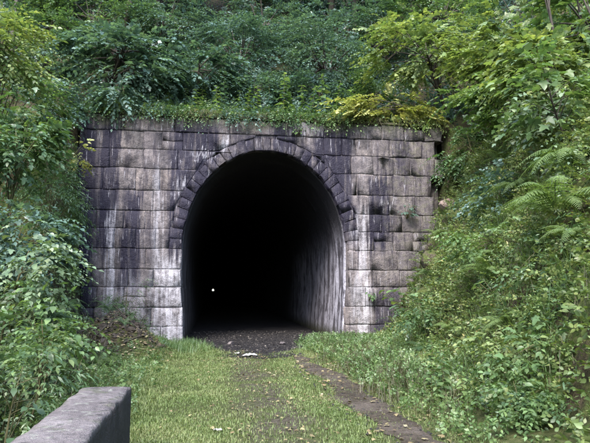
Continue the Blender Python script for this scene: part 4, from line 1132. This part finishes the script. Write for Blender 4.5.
for mat, seed, nn, lf, lab in (('mid', 111, 520, 0.085, 'green leafy growth trailing over the top edge of the wall'), ('lime', 112, 260, 0.07, 'mossy yellow-green growth trailing over the wall top'), ('light', 113, 240, 0.08, 'light green growth trailing over the wall top')):
    rng = np.random.default_rng(seed)
    x = rng.uniform(-3.6, 6.5, nn * 3); ok = rng.uniform(0, 1, nn * 3) < sm(.42, .62, fbm(x * 1.4, x * 0, seed) + .5); x = x[ok][:nn]; k = len(x)
    P = np.stack([x, D + rng.uniform(-.02, .5, k), WT + .04 + rng.uniform(0, .18, k)], -1)
    Dv = np.stack([rng.normal(0, .5, k), -1 + rng.normal(0, .5, k), rng.uniform(-.1, .9, k)], -1)
    V, F = sprays(P, Dv, rng.uniform(.16, .55, k), 9, lf, T_OV, rng, 0.75, 60, .35)
    tag(link('trailing_growth', tri_mesh('trailing_growth', V, F, LM[mat])), lab, 'undergrowth', kind='stuff')

for i, (x0, mat, lab) in enumerate(((-0.9, 'mid', 'leafy clump spilling over the wall top above the left arch shoulder'), (0.6, 'blue', 'bluish clump spilling over the wall top left of the arch crown'), (1.9, 'mid', 'leafy clump spilling over the wall top right of the arch crown'),
                                   (3.5, 'light', 'light green clump spilling over the wall top above the right arch shoulder'), (6.3, 'lime', 'yellow-green clump spilling over the wall\'s top right corner'), (-1.9, 'blue', 'bluish clump spilling over the wall top beside the hanging branch'))):
    rng = np.random.default_rng(130 + i); k = 95
    root = thing('overhanging_plant', lab, 'plant', (x0, D + 0.3, WT + 0.1), 'plants spilling over the wall top'); o = np.array([x0, D + 0.3, WT + 0.1])
    P = o + rng.normal(0, 1, (k, 3)) * np.array([0.38, 0.10, 0.07]) + np.array([0, -0.15, 0.05])
    Dv = np.stack([rng.normal(0, .6, k), -1 + rng.normal(0, .35, k), rng.uniform(-.1, 1.0, k)], -1)
    L = rng.uniform(.22, .72, k)
    V, F = sprays(P, Dv, L, 10, 0.085, T_OV, rng, 0.95, 60, .35)
    link('foliage', tri_mesh('overhang_leaves', V - o, F, LM[mat]), root)
    tw = [tube(np.array([p, p + unit(d) * l * .5 - np.array([0, 0, .24 * l]), p + unit(d) * l - np.array([0, 0, .95 * l])]), [.006, .004, .002], 4) for p, d, l in zip(P[:20], Dv[:20], L[:20])]
    V, F = join(tw); link('stems', tri_mesh('overhang_stems', V - o, F, STEM), root)

# ------------------------------------------------------------------ soil lip on the wall top
ys_ = np.linspace(D - 0.06, D + 0.8, 8)
xs_ = np.arange(WL + 0.05, WR - 0.05, 0.10)
def lip(x, y):
    t = (y - (D - 0.06)) / 0.86
    return WT + 0.02 + (0.20 + 0.16 * fbm(x * 1.1, y * 0.5, 81) + 0.1 * fbm(x * 4, y * 4, 82)) * np.sqrt(np.clip(t, 0, 1)) - 0.05 * (t < 0.01)
sheet('soil_lip', xs_, ys_, lip, SOIL)

# ------------------------------------------------------------------ boulders, fallen branches, litter
m = NT('pink_sandstone_rock'); p = m.pos(); a = m.noise(p, 5, 5); b = m.noise(p, 26, 4)
MR = m.done(m.principled(m.mix(0.5, m.ramp(a, [(0.3, (0.13, 0.085, 0.075)), (0.6, (0.30, 0.215, 0.185)), (0.75, (0.20, 0.19, 0.15))]), m.ramp(b, [(0.3, (.5, .5, .5)), (0.7, (1.2, 1.2, 1.2))]), 'MULTIPLY'), 0.9, m.bump(b, 0.7, 0.03), 0.2))
m = NT('earth_stained_stone'); p = m.pos(); a = m.noise(p, 8, 5)
MEARTH = m.done(m.principled(m.ramp(a, [(0.3, (0.022, 0.018, 0.014)), (0.55, (0.065, 0.052, 0.042)), (0.75, (0.12, 0.10, 0.082))]), 0.9, m.bump(a, 0.8, 0.03), 0.15))
def rock(name, label, cat, loc, size, seed, group=None, mat=None):
    rng = np.random.default_rng(seed)
    import bmesh
    bm = bmesh.new(); bmesh.ops.create_icosphere(bm, subdivisions=2, radius=1)
    pl = unit(rng.normal(0, 1, (9, 3))); cut = rng.uniform(0.55, 0.9, 9)
    for v in bm.verts:
        c = np.array(v.co)
        for q, k in zip(pl, cut):
            dd = c @ q
            if dd > k: c = c - q * (dd - k) * 0.9
        c = c * np.array(size) + rng.normal(0, 0.012, 3) * np.array(size).mean() * 3
        v.co = c
    me = bpy.data.meshes.new(name); bm.to_mesh(me); bm.free(); me.materials.append(mat or MR)
    o = link(name, me); o.location = loc; o.rotation_euler = (0, 0, rng.uniform(0, 6))
    return tag(o, label, cat, group)
rock('boulder', 'pinkish boulder lodged in the bank by the wall\'s broken right end', 'boulder', (6.55, 15.35, GZ(6.55, 15.35) + 0.16), (0.30, 0.26, 0.22), 1)
rock('boulder', 'grey block fallen from the wall below the pinkish boulder', 'boulder', (6.0, 15.7, GZ(6.0, 15.7) + 0.08), (0.30, 0.24, 0.2), 2, mat=MS)
m = NT('mossy_rock'); p = m.pos(); a = m.noise(p, 4, 5, 0.6); b = m.noise(p, 20, 5, 0.65)
MMR = m.done(m.principled(m.mix(m.rng(a, 0.42, 0.56), m.ramp(b, [(0.3, (0.030, 0.024, 0.018)), (0.55, (0.090, 0.072, 0.055)), (0.75, (0.16, 0.135, 0.11))]), m.ramp(b, [(0.3, (0.035, 0.048, 0.014)), (0.7, (0.105, 0.120, 0.036))])), 0.92, m.bump(b, 1.0, 0.05), 0.15))
for i, (x, y, sz, lab) in enumerate(((5.45, 15.6, .42, 'lowest mossy rock outcrop in the bank against the wall\'s right foot'), (5.95, 15.1, .38, 'mossy rock outcrop just above the lowest one by the wall\'s right foot'), (5.6, 14.2, .45, 'mossy rock outcrop low on the bank, nearer than the wall foot'),
                                    (6.35, 14.5, .45, 'mossy rock outcrop midway up the bank below the pinkish boulder'), (6.75, 15.9, .35, 'dark mossy rock wedged beside the wall\'s broken right end'), (5.1, 13.2, .36, 'small mossy rock at the foot of the bank beside the fern'))):
    rock('rock_outcrop', lab, 'rock', (x, y, GZ(x, y) - 0.02), (sz, sz * .7, sz * .75), 60 + i, 'mossy rocks in the right bank', MMR)
rr = random.Random(9)
for i, x in enumerate(sorted(rr.uniform(-2.6, -0.9) for _ in range(11))):
    y = 13.1 + 0.35 * (i % 3) + rr.uniform(-.1, .1)
    rock('stone_lump', ORD[i] + ' from the left of the loose stones in the earth heap', 'stone', (x, y, GZ(x, y) + 0.02), (rr.uniform(.08, .17), rr.uniform(.08, .15), rr.uniform(.05, .1)), 20 + i, 'loose stones in the earth heap', MEARTH)
for i, x in enumerate((-0.62, -0.3, 0.05, 0.5, 1.9, 2.5, 2.9, 3.3)):
    y = rr.uniform(15.6, 17.6)
    rock('stone_lump', ORD[i] + ' from the left of the loose dark stones across the tunnel mouth', 'stone', (x, y, GZ(x, y) + 0.045), (rr.uniform(.05, .13), rr.uniform(.05, .12), rr.uniform(.03, .07)), 40 + i, 'loose stones in the tunnel mouth', MS)
for i, y in enumerate(sorted(rr.uniform(12.7, 15.2) for _ in range(12))):
    a = rr.uniform(0, 3.14); x = rr.uniform(-2.7, -1.5); l = rr.uniform(.5, 1.1)
    dx, dy = math.cos(a) * l / 2, math.sin(a) * l / 2
    p0 = np.array([x - dx, y - dy, GZ(x - dx, y - dy) + .04]); p1 = np.array([x + dx, y + dy, GZ(x + dx, y + dy) + rr.uniform(.05, .3)])
    o = np.array([x, y, GZ(x, y)])
    mid = bez(p0, p1, (rr.uniform(-.1, .1), rr.uniform(-.1, .1), .12), 7)
    side = tube(bez(mid[3], mid[3] + np.array([rr.uniform(-.25, .25), rr.uniform(-.2, .2), rr.uniform(.05, .3)]), (0, 0, .04), 4), np.linspace(.010, .003, 4), 5)
    V, F = join([tube(mid, np.linspace(.018, .006, 7), 6), side])
    ob = link('fallen_branch', tri_mesh('fallen_branch', V - o, F, DEAD, True)); ob.location = o
    tag(ob, ORD[i] + ' nearest of the dead branches lying on the earth heap', 'branch', 'dead branches on the earth heap')

m = NT('white_paper'); a = m.noise(m.pos(), 30, 3)
MW = m.done(m.principled(m.ramp(a, [(0.3, (0.34, 0.32, 0.29)), (0.7, (0.58, 0.56, 0.52))]), 0.8))
def paper(label, x, y, sx, sy, seed, rot):
    rng = np.random.default_rng(seed)
    nx, ny = 7, 5; V = []; F = []
    for j in range(ny):
        for i in range(nx):
            V.append(((i / (nx - 1) - .5) * sx, (j / (ny - 1) - .5) * sy, abs(rng.normal(0, .12 * sy)) + .008))
    for j in range(ny - 1):
        for i in range(nx - 1):
            q = j * nx + i; F += [(q, q + 1, q + nx + 1), (q, q + nx + 1, q + nx)]
    V = np.array(V); nV = len(V)
    V = np.vstack([V, V - [0, 0, .004]]); F = F + [(c + nV, b + nV, a_ + nV) for a_, b, c in F]
    o = link('crumpled_paper', tri_mesh('crumpled_paper', V, F, MW)); o.location = (x, y, GZ(x, y) + .03); o.rotation_euler = (0, 0, rot)
    tag(o, label, 'litter')
paper('scrap of white paper on the dark ground before the tunnel mouth', 0.84, 13.0, 0.34, 0.16, 1, 0.2)
paper('small pale scrap lying just beyond the white paper', 0.6, 13.5, 0.14, 0.1, 2, 0.9)
paper('pale scrap of litter on the grass, lower centre', 0.08, 6.2, 0.09, 0.055, 3, 0.2)

# gravel and rubble fragments
def gravel(label, n, box, size, keep, lift, mat, seed):
    rng = np.random.default_rng(seed)
    x = rng.uniform(box[0], box[1], n * 3); y = rng.uniform(box[2], box[3], n * 3)
    ok = rng.uniform(0, 1, n * 3) < keep(x, y); x, y = x[ok][:n], y[ok][:n]; k = len(x)
    T = np.array([(-1, -.6, 0), (.9, -.7, 0), (.7, .8, 0), (-.8, .7, 0), (-.35, -.2, .75), (.4, .1, .6)], float)
    Fm = [(0, 1, 5), (0, 5, 4), (1, 2, 5), (2, 3, 4), (2, 4, 5), (3, 0, 4)]
    a = rng.uniform(0, 6.28, k)
    P = np.stack([x, y, ground_z(x, y) + lift], -1)
    nr = np.tile(UP, (k, 1)) + rng.normal(0, .25, (k, 3))
    V, F = assemble((T, Fm), P, basis(np.stack([np.cos(a), np.sin(a), 0 * a], -1), nr), size * rng.uniform(.4, 1.0, k) * rng.uniform(.5, 1.3, k))
    tag(link('gravel', tri_mesh('gravel', V, F, mat)), label, 'gravel', kind='stuff')
m = NT('dark_gravel'); g = m.n('ShaderNodeNewGeometry')
MGV = m.done(m.principled(m.ramp(g.outputs['Random Per Island'], [(0.0, (0.012, 0.011, 0.011)), (0.7, (0.030, 0.026, 0.025)), (0.95, (0.060, 0.052, 0.046)), (1.0, (0.16, 0.14, 0.12))]), 0.85))
gravel('dark gravel and rubble on the floor of the tunnel mouth', 2200, (-0.9, 3.8, 12.8, 21.0), 0.034, lambda x, y: sm(0.2, -0.3, np.abs(x - 1.2) - 0.8 - 1.6 * sm(13.2, 16.6, y)), 0.022, MGV, 120)
gravel('small stones on the earth path', 500, (1.5, 2.5, 4.5, 13.2), 0.022, lambda x, y: 1 + 0 * x, 0.018, MGV, 121)
gravel('clods and stone fragments on the earth heap', 900, (-3.1, -0.9, 12.4, 15.9), 0.07, lambda x, y: np.exp(-(((x + 2.1) / 0.8) ** 2 + ((y - 14.2) / 1.3) ** 2)), 0.0, MEARTH, 122)

# fallen leaves
rng = np.random.default_rng(97)
def scatter(label, n, box, size, keep, fz, seed, lift=0.03, mat='fallen', tm=T_OV):
    rng = np.random.default_rng(seed)
    x = rng.uniform(box[0], box[1], n * 4); y = rng.uniform(box[2], box[3], n * 4)
    ok = rng.uniform(0, 1, len(x)) < keep(x, y); x, y = x[ok][:n], y[ok][:n]; k = len(x)
    nr, _ = normal_at(fz, x, y)
    P = np.stack([x, y, fz(x, y)], -1) + nr * (lift * rng.uniform(.4, 1.4, (k, 1)))
    a = rng.uniform(0, 6.28, k)
    V, F = assemble(tm, P, basis(np.stack([np.cos(a), np.sin(a), rng.normal(0, .15, k)], -1), nr + rng.normal(0, .3, (k, 3))), size * rng.uniform(.5, 1.4, k))
    return tag(link('fallen_leaves', tri_mesh('fallen_leaves', V, F, LM[mat])), label, 'fallen leaves', kind='stuff')
scatter('yellow and tan fallen leaves strewn over the grass', 800, (-1.2, 1.8, 4.5, 14.5), 0.040, lambda x, y: 0.35 + 0.65 * sm(0.9, 0.2, np.abs(x - 0.8)), ground_z, 98, 0.03, tm=T_PALM)
scatter('tan fallen leaves on the earth path', 320, (1.5, 2.5, 4.5, 13.0), 0.055, lambda x, y: 1 + 0 * x, ground_z, 99, 0.035, tm=T_PALM)
scatter('brown fallen leaves on the earth heap and left bank foot', 1600, (-3.2, -0.8, 11.8, 15.9), 0.065, lambda x, y: 1 + 0 * x, ground_z, 100, 0.03)
scatter('brown leaf litter on the slope above the wall', 1500, (-5, 10, D + .6, 22), 0.08, lambda x, y: 1 + 0 * x, hill_z, 101, 0.03)
